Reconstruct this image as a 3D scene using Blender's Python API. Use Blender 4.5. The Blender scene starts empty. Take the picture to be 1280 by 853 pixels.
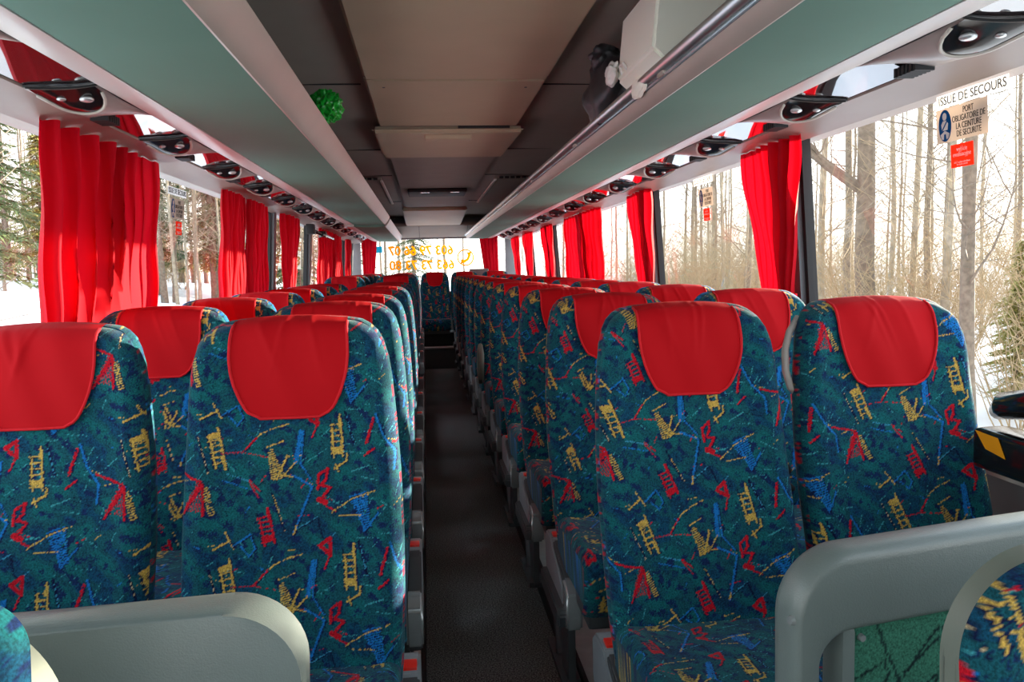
import bpy, bmesh, math, random
import numpy as np
from mathutils import Vector, Matrix, noise as mnoise

PI = math.pi
R = math.radians
random.seed(7)
C = bpy.context.scene.collection
SC = bpy.context.scene

# ------------------------------------------------------------------ camera
H = 1.42                                   # camera height over the aisle floor
F_PX = 1000.0
cam_d = bpy.data.cameras.new('camera')
cam_d.sensor_width = 36.0
cam_d.lens = F_PX * 36.0 / 1280.0
cam_d.clip_start = 0.05
cam_d.clip_end = 400
cam = bpy.data.objects.new('camera', cam_d)
C.objects.link(cam)
n = Vector(((531 - 640) / F_PX, (426.5 - 337) / F_PX, -1.0)).normalized()   # where +Y points, in camera axes
ROLL = 0.035
zc = Vector((0, 1, 0))
zc = (zc - n * zc.dot(n)).normalized()
zc = Matrix.Rotation(-ROLL, 3, n) @ zc
if zc.x > 0:
    pass
xc = n.cross(zc).normalized()
M3 = Matrix((xc, n, zc))                   # rows: world axes in camera axes -> maps camera vectors to world
cam.matrix_world = Matrix.Translation((0, 0, H)) @ M3.to_4x4()
SC.camera = cam

# ------------------------------------------------------------------ light
w = bpy.data.worlds.new('world')
SC.world = w
w.use_nodes = True
nt = w.node_tree
bg = nt.nodes['Background']
tc = nt.nodes.new('ShaderNodeTexCoord')
sep = nt.nodes.new('ShaderNodeSeparateXYZ')
rmp = nt.nodes.new('ShaderNodeValToRGB')
rmp.color_ramp.elements[0].position = 0.0
rmp.color_ramp.elements[0].color = (1.0, 0.96, 0.90, 1)
rmp.color_ramp.elements[1].position = 0.6
rmp.color_ramp.elements[1].color = (0.72, 0.86, 1.0, 1)
nt.links.new(tc.outputs['Generated'], sep.inputs[0])
nt.links.new(sep.outputs['Z'], rmp.inputs[0])
nt.links.new(rmp.outputs['Color'], bg.inputs['Color'])
bg.inputs['Strength'].default_value = 3.0

sun_d = bpy.data.lights.new('sun', 'SUN')
sun_d.energy = 26.0
sun_d.angle = R(0.6)
sun_d.color = (1.0, 0.86, 0.66)
sun = bpy.data.objects.new('sun', sun_d)
C.objects.link(sun)
sun_dir = Vector((0.86, 0.42, 0.112)).normalized()      # towards the sun
sun.rotation_euler = sun_dir.to_track_quat('Z', 'Y').to_euler()
sun.location = (12, 6, 8)

SC.view_settings.view_transform = 'Standard'
SC.view_settings.look = 'None'
SC.view_settings.gamma = 1.0
SC.view_settings.exposure = 0.3
SC.view_settings.use_curve_mapping = False
SC.cycles.max_bounces = 10
SC.cycles.diffuse_bounces = 6
SC.cycles.transparent_max_bounces = 16
SC.cycles.sample_clamp_indirect = 6.0
SC.cycles.use_denoising = True

# ------------------------------------------------------------------ materials
def srgb(r, g, b):
    f = lambda c: (c / 255 / 12.92) if c / 255 <= 0.04045 else ((c / 255 + 0.055) / 1.055) ** 2.4
    return (f(r), f(g), f(b), 1.0)

def mat(name, col, rough=0.5, metal=0.0, noise=0.0, scale=40.0, bump=0.0, bscale=200.0, spec=0.5, sheen=0.0, coat=0.0):
    m = bpy.data.materials.new(name)
    m.use_nodes = True
    t = m.node_tree
    b = t.nodes['Principled BSDF']
    b.inputs['Base Color'].default_value = col
    b.inputs['Roughness'].default_value = rough
    b.inputs['Metallic'].default_value = metal
    b.inputs['Specular IOR Level'].default_value = spec
    b.inputs['Sheen Weight'].default_value = sheen
    b.inputs['Coat Weight'].default_value = coat
    if noise or bump:
        co = t.nodes.new('ShaderNodeTexCoord')
    if noise:
        nz = t.nodes.new('ShaderNodeTexNoise')
        nz.inputs['Scale'].default_value = scale
        nz.inputs['Detail'].default_value = 4
        t.links.new(co.outputs['Object'], nz.inputs['Vector'])
        r = t.nodes.new('ShaderNodeValToRGB')
        r.color_ramp.elements[0].position = 0.3
        r.color_ramp.elements[1].position = 0.7
        r.color_ramp.elements[0].color = tuple(c * (1 - noise) for c in col[:3]) + (1,)
        r.color_ramp.elements[1].color = tuple(min(1, c * (1 + noise)) for c in col[:3]) + (1,)
        t.links.new(nz.outputs['Fac'], r.inputs[0])
        t.links.new(r.outputs[0], b.inputs['Base Color'])
    if bump:
        n2 = t.nodes.new('ShaderNodeTexNoise')
        n2.inputs['Scale'].default_value = bscale
        n2.inputs['Detail'].default_value = 3
        t.links.new(co.outputs['Object'], n2.inputs['Vector'])
        bp = t.nodes.new('ShaderNodeBump')
        bp.inputs['Strength'].default_value = bump
        bp.inputs['Distance'].default_value = 0.002
        t.links.new(n2.outputs['Fac'], bp.inputs['Height'])
        t.links.new(bp.outputs[0], b.inputs['Normal'])
    return m

def fabric_mat(name, sheen=0.10):
    m = bpy.data.materials.new(name)
    m.use_nodes = True
    t = m.node_tree
    b = t.nodes['Principled BSDF']
    b.inputs['Roughness'].default_value = 0.9
    b.inputs['Specular IOR Level'].default_value = 0.15
    b.inputs['Sheen Weight'].default_value = sheen
    b.inputs['Sheen Roughness'].default_value = 0.35
    a = t.nodes.new('ShaderNodeAttribute')
    a.attribute_name = 'weave'
    co = t.nodes.new('ShaderNodeTexCoord')
    nz = t.nodes.new('ShaderNodeTexNoise')
    nz.inputs['Scale'].default_value = 320
    nz.inputs['Detail'].default_value = 2
    t.links.new(co.outputs['Object'], nz.inputs['Vector'])
    mr = t.nodes.new('ShaderNodeMapRange')
    mr.inputs['From Min'].default_value = 0.3
    mr.inputs['From Max'].default_value = 0.7
    mr.inputs['To Min'].default_value = 0.42
    mr.inputs['To Max'].default_value = 1.05
    t.links.new(nz.outputs['Fac'], mr.inputs[0])
    mx = t.nodes.new('ShaderNodeVectorMath')
    mx.operation = 'SCALE'
    t.links.new(a.outputs['Color'], mx.inputs[0])
    t.links.new(mr.outputs[0], mx.inputs['Scale'])
    t.links.new(mx.outputs[0], b.inputs['Base Color'])
    bp = t.nodes.new('ShaderNodeBump')
    bp.inputs['Strength'].default_value = 0.25
    bp.inputs['Distance'].default_value = 0.001
    t.links.new(nz.outputs['Fac'], bp.inputs['Height'])
    t.links.new(bp.outputs[0], b.inputs['Normal'])
    return m

def cloth_mat(name, col, transl=0.35, tcol=None):
    m = bpy.data.materials.new(name)
    m.use_nodes = True
    t = m.node_tree
    b = t.nodes['Principled BSDF']
    out = t.nodes['Material Output']
    b.inputs['Base Color'].default_value = col
    b.inputs['Roughness'].default_value = 0.75
    b.inputs['Sheen Weight'].default_value = 0.0
    b.inputs['Specular IOR Level'].default_value = 0.12
    tr = t.nodes.new('ShaderNodeBsdfTranslucent')
    tr.inputs['Color'].default_value = tcol or col
    mx = t.nodes.new('ShaderNodeMixShader')
    mx.inputs[0].default_value = transl
    t.links.new(b.outputs[0], mx.inputs[1])
    t.links.new(tr.outputs[0], mx.inputs[2])
    t.links.new(mx.outputs[0], out.inputs['Surface'])
    co = t.nodes.new('ShaderNodeTexCoord')
    wv = t.nodes.new('ShaderNodeTexNoise')
    wv.inputs['Scale'].default_value = 500
    t.links.new(co.outputs['Object'], wv.inputs['Vector'])
    bp = t.nodes.new('ShaderNodeBump')
    bp.inputs['Strength'].default_value = 0.1
    bp.inputs['Distance'].default_value = 0.001
    t.links.new(wv.outputs['Fac'], bp.inputs['Height'])
    t.links.new(bp.outputs[0], b.inputs['Normal'])
    return m

def glass_mat(name, tint=(1, 1, 1, 1), refl=0.06):
    m = bpy.data.materials.new(name)
    m.use_nodes = True
    t = m.node_tree
    t.nodes.remove(t.nodes['Principled BSDF'])
    out = t.nodes['Material Output']
    a = t.nodes.new('ShaderNodeBsdfTransparent')
    a.inputs[0].default_value = tint
    g = t.nodes.new('ShaderNodeBsdfGlossy')
    g.inputs['Roughness'].default_value = 0.02
    lw = t.nodes.new('ShaderNodeLayerWeight')
    lw.inputs['Blend'].default_value = 0.5
    pw = t.nodes.new('ShaderNodeMath'); pw.operation = 'POWER'; pw.inputs[1].default_value = 5.0
    fr = t.nodes.new('ShaderNodeMath'); fr.operation = 'MULTIPLY_ADD'; fr.inputs[1].default_value = 0.55; fr.inputs[2].default_value = 0.03
    t.links.new(lw.outputs['Facing'], pw.inputs[0]); t.links.new(pw.outputs[0], fr.inputs[0])
    mx = t.nodes.new('ShaderNodeMixShader')
    t.links.new(fr.outputs[0], mx.inputs[0])
    t.links.new(a.outputs[0], mx.inputs[1])
    t.links.new(g.outputs[0], mx.inputs[2])
    t.links.new(mx.outputs[0], out.inputs['Surface'])
    return m

M = {}
M['rack_plastic'] = mat('rack_plastic', srgb(172, 158, 146), 0.38, noise=0.04, scale=6, bump=0.05, bscale=600)
M['valance'] = mat('valance', srgb(146, 128, 118), 0.42, noise=0.04, scale=5, bump=0.05, bscale=600)
M['teal_panel'] = mat('teal_panel', srgb(92, 128, 112), 0.8, noise=0.05, scale=3, bump=0.1, bscale=700)
M['strip'] = mat('strip', srgb(205, 196, 190), 0.35)
M['cover_gloss'] = mat('cover_gloss', srgb(48, 38, 38), 0.04, spec=1.0, coat=1.0)
M['ceiling_dark'] = mat('ceiling_dark', srgb(140, 134, 124), 0.7, noise=0.05, scale=4, bump=0.1, bscale=500)
M['ceiling_beige'] = mat('ceiling_beige', srgb(176, 160, 134), 0.6, noise=0.05, scale=3, bump=0.05, bscale=500)
M['black'] = mat('black', srgb(14, 14, 15), 0.6)
M['black_gloss'] = mat('black_gloss', srgb(24, 22, 22), 0.12, spec=0.8)
M['chrome'] = mat('chrome', srgb(200, 200, 198), 0.4, metal=1.0)
M['pod'] = mat('pod', srgb(160, 148, 142), 0.32, noise=0.03, scale=20)
M['pod_rim'] = mat('pod_rim', srgb(190, 180, 168), 0.3)
M['grey_arm'] = mat('grey_arm', srgb(128, 136, 142), 0.42, noise=0.04, scale=30, bump=0.05)
M['grey_dark'] = mat('grey_dark', srgb(62, 66, 70), 0.5, noise=0.06, scale=30)
M['silver'] = mat('silver', srgb(160, 168, 172), 0.22, metal=0.45)
M['button'] = mat('button', srgb(220, 38, 24), 0.3)
M['shell'] = mat('shell', srgb(112, 120, 112), 0.4, bump=0.05)
M['guard'] = mat('guard', srgb(104, 116, 116), 0.36, noise=0.05, scale=8, bump=0.25, bscale=420, spec=0.6)
M['wall_grey'] = mat('wall_grey', srgb(120, 122, 124), 0.6, noise=0.05, scale=10)
M['sill'] = mat('sill', srgb(165, 160, 158), 0.45, noise=0.04)
M['post'] = mat('post', srgb(92, 96, 102), 0.5)
M['rubber'] = mat('rubber', srgb(22, 22, 24), 0.7)
M['podium'] = mat('podium', srgb(158, 160, 156), 0.55, noise=0.12, scale=18)
M['cover_red'] = cloth_mat('cover_red', srgb(178, 10, 22), 0.05)
M['hem_red'] = cloth_mat('hem_red', srgb(205, 34, 44), 0.1)
M['curtain'] = cloth_mat('curtain', srgb(176, 6, 26), 0.22, srgb(225, 10, 34))
M['fabric'] = fabric_mat('fabric')
M['glass'] = glass_mat('glass', (0.97, 0.98, 0.97, 1))
M['lamp_glass'] = mat('lamp_glass', srgb(190, 190, 188), 0.15, metal=0.6)
M['white'] = mat('white', srgb(225, 222, 214), 0.5)
M['sticker_grey'] = cloth_mat('sticker_grey', srgb(190, 178, 168), 0.55)
M['sticker_blue'] = cloth_mat('sticker_blue', srgb(20, 90, 150), 0.3)
M['sticker_red'] = cloth_mat('sticker_red', srgb(235, 80, 45), 0.5)
M['sticker_white'] = cloth_mat('sticker_white', srgb(235, 235, 235), 0.6)
M['ink'] = mat('ink', srgb(30, 30, 32), 0.6)
M['cyan'] = cloth_mat('cyan', srgb(60, 190, 215), 0.5)
M['amber'] = cloth_mat('amber', srgb(235, 165, 10), 0.65, srgb(255, 190, 20))
M['yellow'] = mat('yellow', srgb(240, 160, 10), 0.5)
M['snow'] = mat('snow', srgb(225, 228, 235), 0.8, noise=0.12, scale=0.7, bump=0.6, bscale=3)
M['carton'] = mat('carton', srgb(240, 236, 220), 0.6)
M['dark_bag'] = mat('dark_bag', srgb(48, 46, 48), 0.45, noise=0.2, scale=30)
M['green_foil'] = mat('green_foil', srgb(16, 150, 40), 0.28, noise=0.4, scale=60)
M['jacket'] = mat('jacket', srgb(18, 19, 21), 0.75, spec=0.08)

# carpet
def carpet():
    m = mat('carpet', srgb(40, 41, 42), 0.95, bump=0.8, bscale=350)
    t = m.node_tree
    b = t.nodes['Principled BSDF']
    co = t.nodes.new('ShaderNodeTexCoord')
    nz = t.nodes.new('ShaderNodeTexNoise'); nz.inputs['Scale'].default_value = 180; nz.inputs['Detail'].default_value = 5
    r = t.nodes.new('ShaderNodeValToRGB')
    r.color_ramp.elements[0].position = 0.4; r.color_ramp.elements[0].color = srgb(44, 45, 46)
    r.color_ramp.elements[1].position = 0.72; r.color_ramp.elements[1].color = srgb(160, 162, 162)
    t.links.new(co.outputs['Object'], nz.inputs['Vector']); t.links.new(nz.outputs['Fac'], r.inputs[0]); t.links.new(r.outputs[0], b.inputs['Base Color'])
    return m
M['carpet'] = carpet()

# ------------------------------------------------------------------ object helpers
def link_mesh(name, me, m=None, parent=None, smooth=False):
    o = bpy.data.objects.new(name, me)
    C.objects.link(o)
    if m is not None and len(me.materials) == 0:
        me.materials.append(m)
    if parent is not None:
        o.parent = parent
    if smooth:
        me.polygons.foreach_set('use_smooth', [True] * len(me.polygons))
    return o

def obj(name, bm, m, parent=None, smooth=False, angle=None):
    me = bpy.data.meshes.new(name)
    bmesh.ops.recalc_face_normals(bm, faces=bm.faces)
    bm.to_mesh(me)
    bm.free()
    o = link_mesh(name, me, m, parent, smooth)
    if angle is not None:
        me.polygons.foreach_set('use_smooth', [True] * len(me.polygons))
        try:
            me.set_sharp_from_angle(angle=R(angle))
        except Exception:
            pass
    return o

def thing(name, label, cat, loc=(0, 0, 0), rotz=0, group=None):
    o = bpy.data.objects.new(name, None)
    o.empty_display_size = 0.1
    C.objects.link(o)
    o.location = loc
    o.rotation_euler = (0, 0, rotz)
    o['label'] = label
    o['category'] = cat
    if group:
        o['group'] = group
    return o

def tag(o, label, cat, group=None, kind=None):
    o['label'] = label
    o['category'] = cat
    if group: o['group'] = group
    if kind: o['kind'] = kind
    return o

def struct(o, label=None):
    o['kind'] = 'structure'
    if label: o['label'] = label
    return o

def dup(root, loc=None, label=None, rot=None, scale=None):
    r = root.copy(); C.objects.link(r)
    if loc is not None: r.location = loc
    if rot is not None: r.rotation_euler = rot
    if scale is not None: r.scale = scale
    if label: r['label'] = label
    for ch in list(root.children):
        c = ch.copy(); C.objects.link(c); c.parent = r
        for g in list(ch.children):
            d = g.copy(); C.objects.link(d); d.parent = c
    return r

def box(bm, x0, x1, y0, y1, z0, z1, bev=0.0, seg=2):
    vs = [bm.verts.new((x, y, z)) for x in (x0, x1) for y in (y0, y1) for z in (z0, z1)]
    fs = [(0, 1, 3, 2), (4, 6, 7, 5), (0, 4, 5, 1), (2, 3, 7, 6), (0, 2, 6, 4), (1, 5, 7, 3)]
    faces = [bm.faces.new([vs[i] for i in f]) for f in fs]
    if bev:
        es = list({e for f in faces for e in f.edges})
        bmesh.ops.bevel(bm, geom=es, offset=bev, segments=seg, affect='EDGES', profile=0.6)
    return bm

def boxo(name, m, x0, x1, y0, y1, z0, z1, bev=0.0, parent=None, seg=2):
    bm = bmesh.new()
    box(bm, x0, x1, y0, y1, z0, z1, bev, seg)
    return obj(name, bm, m, parent, angle=35 if bev else None)

def prism(bm, pts, axis, a, b):
    """extrude closed 2D outline along axis (0 x,1 y,2 z) from a to b"""
    def p3(p, t):
        if axis == 1: return (p[0], t, p[1])
        if axis == 0: return (t, p[0], p[1])
        return (p[0], p[1], t)
    v0 = [bm.verts.new(p3(p, a)) for p in pts]
    v1 = [bm.verts.new(p3(p, b)) for p in pts]
    k = len(pts)
    for i in range(k):
        bm.faces.new((v0[i], v0[(i + 1) % k], v1[(i + 1) % k], v1[i]))
    bm.faces.new(v0[::-1]); bm.faces.new(v1)
    return bm

def tube(bm, pts, r, seg=8, cap=True):
    pts = [Vector(p) for p in pts]
    rs = r if isinstance(r, (list, tuple)) else [r] * len(pts)
    rings = []
    prev = None
    for i, p in enumerate(pts):
        d = (pts[min(i + 1, len(pts) - 1)] - pts[max(i - 1, 0)]).normalized()
        if prev is None:
            a = d.orthogonal().normalized()
        else:
            a = (prev - d * prev.dot(d)).normalized()
        prev = a
        b = d.cross(a)
        rings.append([bm.verts.new(p + (a * math.cos(2 * PI * k / seg) + b * math.sin(2 * PI * k / seg)) * rs[i]) for k in range(seg)])
    for i in range(len(rings) - 1):
        for k in range(seg):
            bm.faces.new((rings[i][k], rings[i][(k + 1) % seg], rings[i + 1][(k + 1) % seg], rings[i + 1][k]))
    if cap and seg > 2:
        bm.faces.new(rings[0][::-1]); bm.faces.new(rings[-1])
    return bm

def grid_mesh(name, P, m=None, flip=False, smooth=True, colors=None):
    """P: (rows, cols, 3) numpy array -> mesh"""
    r, c, _ = P.shape
    me = bpy.data.meshes.new(name)
    nv = r * c
    i = np.arange(r - 1)[:, None] * c + np.arange(c - 1)[None, :]
    q = np.stack([i, i + 1, i + c + 1, i + c], -1).reshape(-1, 4)
    if flip: q = q[:, ::-1]
    me.vertices.add(nv)
    me.vertices.foreach_set('co', P.reshape(-1).astype(np.float32))
    me.loops.add(q.size)
    me.loops.foreach_set('vertex_index', q.reshape(-1).astype(np.int32))
    me.polygons.add(len(q))
    me.polygons.foreach_set('loop_start', (np.arange(len(q)) * 4).astype(np.int32))
    me.polygons.foreach_set('use_smooth', np.full(len(q), smooth))
    me.update(calc_edges=True)
    if colors is not None:
        at = me.color_attributes.new('weave', 'FLOAT_COLOR', 'POINT')
        col = np.ones((nv, 4), np.float32)
        col[:, :3] = colors.reshape(-1, 3)
        at.data.foreach_set('color', col.reshape(-1))
    if m: me.materials.append(m)
    return me

def text_mesh(s, size, m, name='lettering', align='CENTER', extrude=0.0004, bold=0.0, space=1.0):
    cu = bpy.data.curves.new(name, 'FONT')
    cu.body = s; cu.size = size; cu.align_x = align; cu.align_y = 'CENTER'
    cu.extrude = extrude; cu.offset = bold; cu.space_line = space
    cu.resolution_u = 4
    tmp = bpy.data.objects.new('tmp', cu)
    C.objects.link(tmp)
    dg = bpy.context.evaluated_depsgraph_get()
    me = bpy.data.meshes.new_from_object(tmp.evaluated_get(dg))
    bpy.data.objects.remove(tmp)
    me.materials.clear(); me.materials.append(m)
    return me

# ------------------------------------------------------------------ woven pattern (colours of the cloth)
TW, TH = 480, 280            # one repeat of the cloth, ~0.93 mm per cell
def make_tile():
    rng = np.random.default_rng(3)
    yy, xx = np.mgrid[0:TH, 0:TW].astype(np.float32)
    def per_noise(fx, fy, k, amp=1.0):
        out = np.zeros((TH, TW), np.float32)
        for _ in range(k):
            a = rng.integers(-fx, fx + 1); b = rng.integers(-fy, fy + 1)
            out += np.cos(2 * PI * (a * xx / TW + b * yy / TH) + rng.uniform(0, 2 * PI))
        return out / math.sqrt(k)
    L = lambda *c: np.array(srgb(*c)[:3], np.float32)
    img = np.zeros((TH, TW, 3), np.float32)
    n1 = per_noise(7, 5, 22); n2 = per_noise(16, 10, 24); spk = rng.normal(size=(TH, TW))
    img[:] = L(20, 84, 98)
    img[n1 > 0.45] = L(18, 98, 106)
    img[n1 < -0.55] = L(14, 74, 104)
    navy = (n2 + 0.35 * spk) > 0.75
    img[navy] = L(16, 42, 88)
    dk = (n1 * 0.6 + n2 * 0.5 + 0.5 * spk) < -1.15
    img[dk] = L(14, 52, 82)
    jx = (rng.normal(size=(TH, TW)) * 0.55).astype(np.float32)
    def seg_d(p, q):
        px, py = p; qx, qy = q
        vx, vy = qx - px, qy - py
        L2 = vx * vx + vy * vy + 1e-6
        best = np.full((TH, TW), 1e9, np.float32)
        for ox in (-TW, 0, TW):
            for oy in (-TH, 0, TH):
                ax = xx + ox - px; ay = yy + oy - py
                t = np.clip((ax * vx + ay * vy) / L2, 0, 1)
                best = np.minimum(best, np.hypot(ax - t * vx, ay - t * vy))
        return best
    def line(pts, wd, col, keep=1.0):
        if 1.5 <= wd < 4 and col[0] + col[1] + col[2] > .2:
            for p, q in zip(pts[:-1], pts[1:]):
                mk = (seg_d((p[0] + 2.5, p[1] + 1.5), (q[0] + 2.5, q[1] + 1.5)) + jx < wd + .3) & (rng.random((TH, TW)) < .75)
                free = img.sum(2) < .42
                img[mk & free] = np.array(srgb(12, 24, 66)[:3], np.float32)
        for p, q in zip(pts[:-1], pts[1:]):
            mk = seg_d(p, q) + jx < (wd - .25 if wd < 4 else wd)
            if keep < 1: mk &= rng.random((TH, TW)) < keep
            img[mk] = col
    def hatch(p, q, w0, w1, col, step=5, wd=1.3, tilt=0.0):
        """strokes across the segment p-q, half widths w0..w1"""
        p = np.array(p, float); q = np.array(q, float)
        d = q - p; ln = np.hypot(*d); d /= ln; nn = np.array([-d[1], d[0]]) + d * tilt
        k = max(2, int(ln / step))
        for i in range(k + 1):
            c = p + (q - p) * i / k
            hw = w0 + (w1 - w0) * i / k
            a = c - nn * hw; b = c + nn * hw
            line([a, b], wd, col)
    Y = L(206, 172, 84); RD = L(196, 18, 40); B = L(22, 116, 196); LT = L(64, 160, 172); NV = L(8, 18, 60); LB = L(60, 150, 190)
    # fine lines
    for _ in range(46):
        x, y = rng.uniform(0, TW), rng.uniform(0, TH); a = rng.uniform(-1.2, 1.2); l = rng.uniform(18, 60)
        line([(x, y), (x + l * math.cos(a), y + l * math.sin(a))], 0.9, LT if rng.random() < .65 else NV, 0.8)
    for _ in range(22):
        x, y = rng.uniform(0, TW), rng.uniform(0, TH); a = rng.uniform(-.9, .9); l = rng.uniform(14, 30)
        line([(x, y), (x + l * math.cos(a), y + l * math.sin(a))], 1.0, [Y, B, RD, LB][int(rng.integers(4))], 0.85)
    y0 = 245
    S = lambda *pts: [(px, py - y0) for px, py in pts]
    def ladder(cx, cy, ang, h, wd, col, solid_top=True):
        ca, sa = math.cos(ang), math.sin(ang)
        T = lambda u, v: (cx + u * ca - v * sa, cy - y0 + u * sa + v * ca)
        line([T(-wd, -h), T(-wd, h)], 1.6, NV); line([T(wd, -h), T(wd, h)], 2.4, col); line([T(-wd + 4, -h * .6), T(-wd + 4, h)], 2.0, col)
        for k in range(6):
            v = -h * .7 + 1.5 * h * k / 5
            line([T(-wd, v), T(wd, v)], 1.8, col)
        s = -1 if solid_top else 1
        line([T(-wd * .5, s * h * .62), T(wd * .6, s * h * .62)], 6.5, col)
        line([T(wd * .7, -s * h * .6), T(wd * .9, -s * h * 1.2)], 2.5, col)
    ladder(232, 366, -0.12, 34, 13, RD, False)
    ladder(142, 460, -0.10, 42, 12, Y, True)
    ladder(404, 474, 0.05, 42, 12, Y, False)
    line(S((252, 295), (270, 372)), 2.4, NV); line(S((252, 295), (262, 330)), 1.1, Y, .6); line(S((262, 330), (272, 375)), 1.1, L(200, 170, 120), .6)
    line(S((108, 430), (122, 512)), 2.4, NV); line(S((108, 430), (122, 512)), 1.1, L(200, 180, 140), .6)
    line(S((430, 420), (442, 492)), 3.2, NV); line(S((432, 430), (442, 492)), 1.0, LB, .7)
    hatch((112, 262 - y0), (122, 320 - y0), 6, 5, Y, 5, 1.5)
    line(S((58, 312), (108, 252), (104, 318)), 2.6, RD); hatch((66, 300 - y0), (104, 290 - y0), 4, 20, RD, 5, 1.2)
    line(S((352, 300), (356, 270), (378, 258), (372, 280), (360, 292), (380, 300), (356, 322)), 3.0, RD); line(S((352, 322), (366, 330)), 6.0, RD)
    line(S((366, 338), (385, 350)), 1.8, RD)
    line(S((262, 254), (312, 270), (338, 288)), 1.6, Y); line(S((300, 262), (340, 292), (290, 386)), 2.6, B); line(S((290, 386), (298, 370)), 2.0, Y)
    line(S((300, 378), (345, 360), (352, 402), (380, 420)), 1.8, NV); line(S((300, 376), (345, 358)), 1.2, LB)
    hatch((438, 322 - y0), (452, 392 - y0), 20, 7, B, 5, 1.7); line(S((432, 322), (445, 400), (480, 365)), 2.0, B)
    line(S((378, 352), (425, 330), (480, 316)), 1.4, Y, .8); line(S((392, 362), (440, 366)), 1.2, Y)
    line(S((344, 418), (368, 406), (366, 440), (346, 420)), 4.0, RD); line(S((366, 438), (350, 466)), 1.8, RD)
    line(S((206, 470), (240, 444), (272, 434), (304, 430)), 1.4, Y, .8); line(S((200, 476), (228, 452)), 2.2, RD, .8)
    line(S((160, 392), (198, 374), (206, 404), (192, 418), (176, 396)), 2.0, B)
    line(S((118, 392), (154, 380)), 2.2, Y); line(S((146, 362), (160, 398)), 1.6, Y)
    line(S((150, 474), (196, 478), (250, 496)), 1.2, RD, .8)
    hatch((256, 482 - y0), (268, 542 - y0), 4, 15, Y, 4.6, 1.5); line(S((292, 500), (264, 546)), 2.4, Y); line(S((250, 474), (286, 466)), 1.4, Y)
    line(S((328, 450), (310, 515)), 5.0, B); line(S((334, 446), (320, 520), (340, 560)), 1.8, B); line(S((310, 515), (272, 546)), 1.6, Y)
    line(S((392, 540), (420, 528), (424, 512)), 2.2, Y); line(S((400, 548), (396, 532)), 2.0, Y)
    line(S((470, 492), (492, 440)), 3.2, RD, .9); line(S((462, 520), (486, 506)), 2.0, RD)
    line(S((18, 430), (30, 482), (52, 520), (44, 560)), 2.4, B); line(S((48, 498), (106, 526), (64, 584)), 2.6, RD); hatch((70, 575 - y0), (104, 535 - y0), 3, 10, RD, 5, 1.2)
    line(S((160, 520), (212, 546)), 1.4, LB); line(S((150, 532), (206, 560)), 1.2, B); line(S((206, 540), (226, 566)), 1.6, RD)
    line(S((430, 272), (470, 262)), 1.4, LT); line(S((205, 262), (222, 300)), 1.4, RD)
    return img
TILE = make_tile()
PXM = 0.00093
def weave(x, s, ox=0.0, oy=0.0):
    """cloth colour at metres across x and up s"""
    i = np.mod(np.floor((x + ox) / PXM).astype(int), TW)
    j = np.mod(np.floor((-s + oy) / PXM).astype(int), TH)
    return TILE[j, i]

# ------------------------------------------------------------------ bus shell
XL, XR, XM = -1.06, 1.36, 0.15
YF, YB = -1.5, 12.9
SILL, WTOP = 0.92, 1.86
def side_x(side, z):
    """inner face of the side wall, leaning in towards the top"""
    t = (z - SILL) / (WTOP - SILL)
    return XM + side * (1.27 - 0.06 * t)

struct(boxo('floor', M['carpet'], -0.05, 0.455, YF, YB, -0.05, 0.0))
struct(boxo('podium_left', M['podium'], -1.3, -0.05, YF, YB, -0.05, 0.13))
struct(boxo('podium_right', M['podium'], 0.455, 1.6, YF, YB, -0.05, 0.13))
struct(boxo('trim_1', M['rubber'], 0.447, 0.462, YF, 11.3, -0.01, 0.134, 0.003))
struct(boxo('trim_2', M['rubber'], -0.058, -0.043, YF, 11.3, -0.01, 0.134, 0.003))
st = thing('aisle_step', 'dark carpeted step with grey metal nosing at the end of the aisle', 'step', (0.2, 11.4, 0))
boxo('riser', M['carpet'], -0.25, 0.25, 0.0, 0.5, 0, 0.29, 0.004, st)
boxo('nosing', M['sill'], -0.25, 0.25, -0.03, 0.12, 0.285, 0.31, 0.006, st)
boxo('upper_riser', M['black'], -0.25, 0.25, 0.40, 0.9, 0.28, 0.48, 0.004, st)

for sd, nm in ((-1, 'wall_left'), (1, 'wall_right')):
    bm = bmesh.new()
    x0 = XM + sd * 1.27; x1 = XM + sd * 1.36
    prism(bm, [(x0, 0.0), (x1, 0.0), (x1, SILL), (x0, SILL)], 1, YF, YB + 0.06)
    struct(obj(nm, bm, M['wall_grey']))
    bm = bmesh.new()
    xa = XM + sd * 1.21; xb = XM + sd * 1.32
    prism(bm, [(xa, WTOP), (xb, WTOP), (XM + sd * 1.25, 2.3), (xa - sd * 0.02, 2.3)], 1, YF, YB + 0.06)
    struct(obj(nm + '_upper', bm, M['valance']))
    bm = bmesh.new()
    prism(bm, [(XM + sd * 1.205, SILL - 0.035), (XM + sd * 1.36, SILL - 0.035), (XM + sd * 1.36, SILL + 0.005), (XM + sd * 1.215, SILL + 0.005), (XM + sd * 1.205, SILL - 0.005)], 1, YF, YB)
    struct(obj('trim_sill_' + ('left' if sd < 0 else 'right'), bm, M['sill']))

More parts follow.
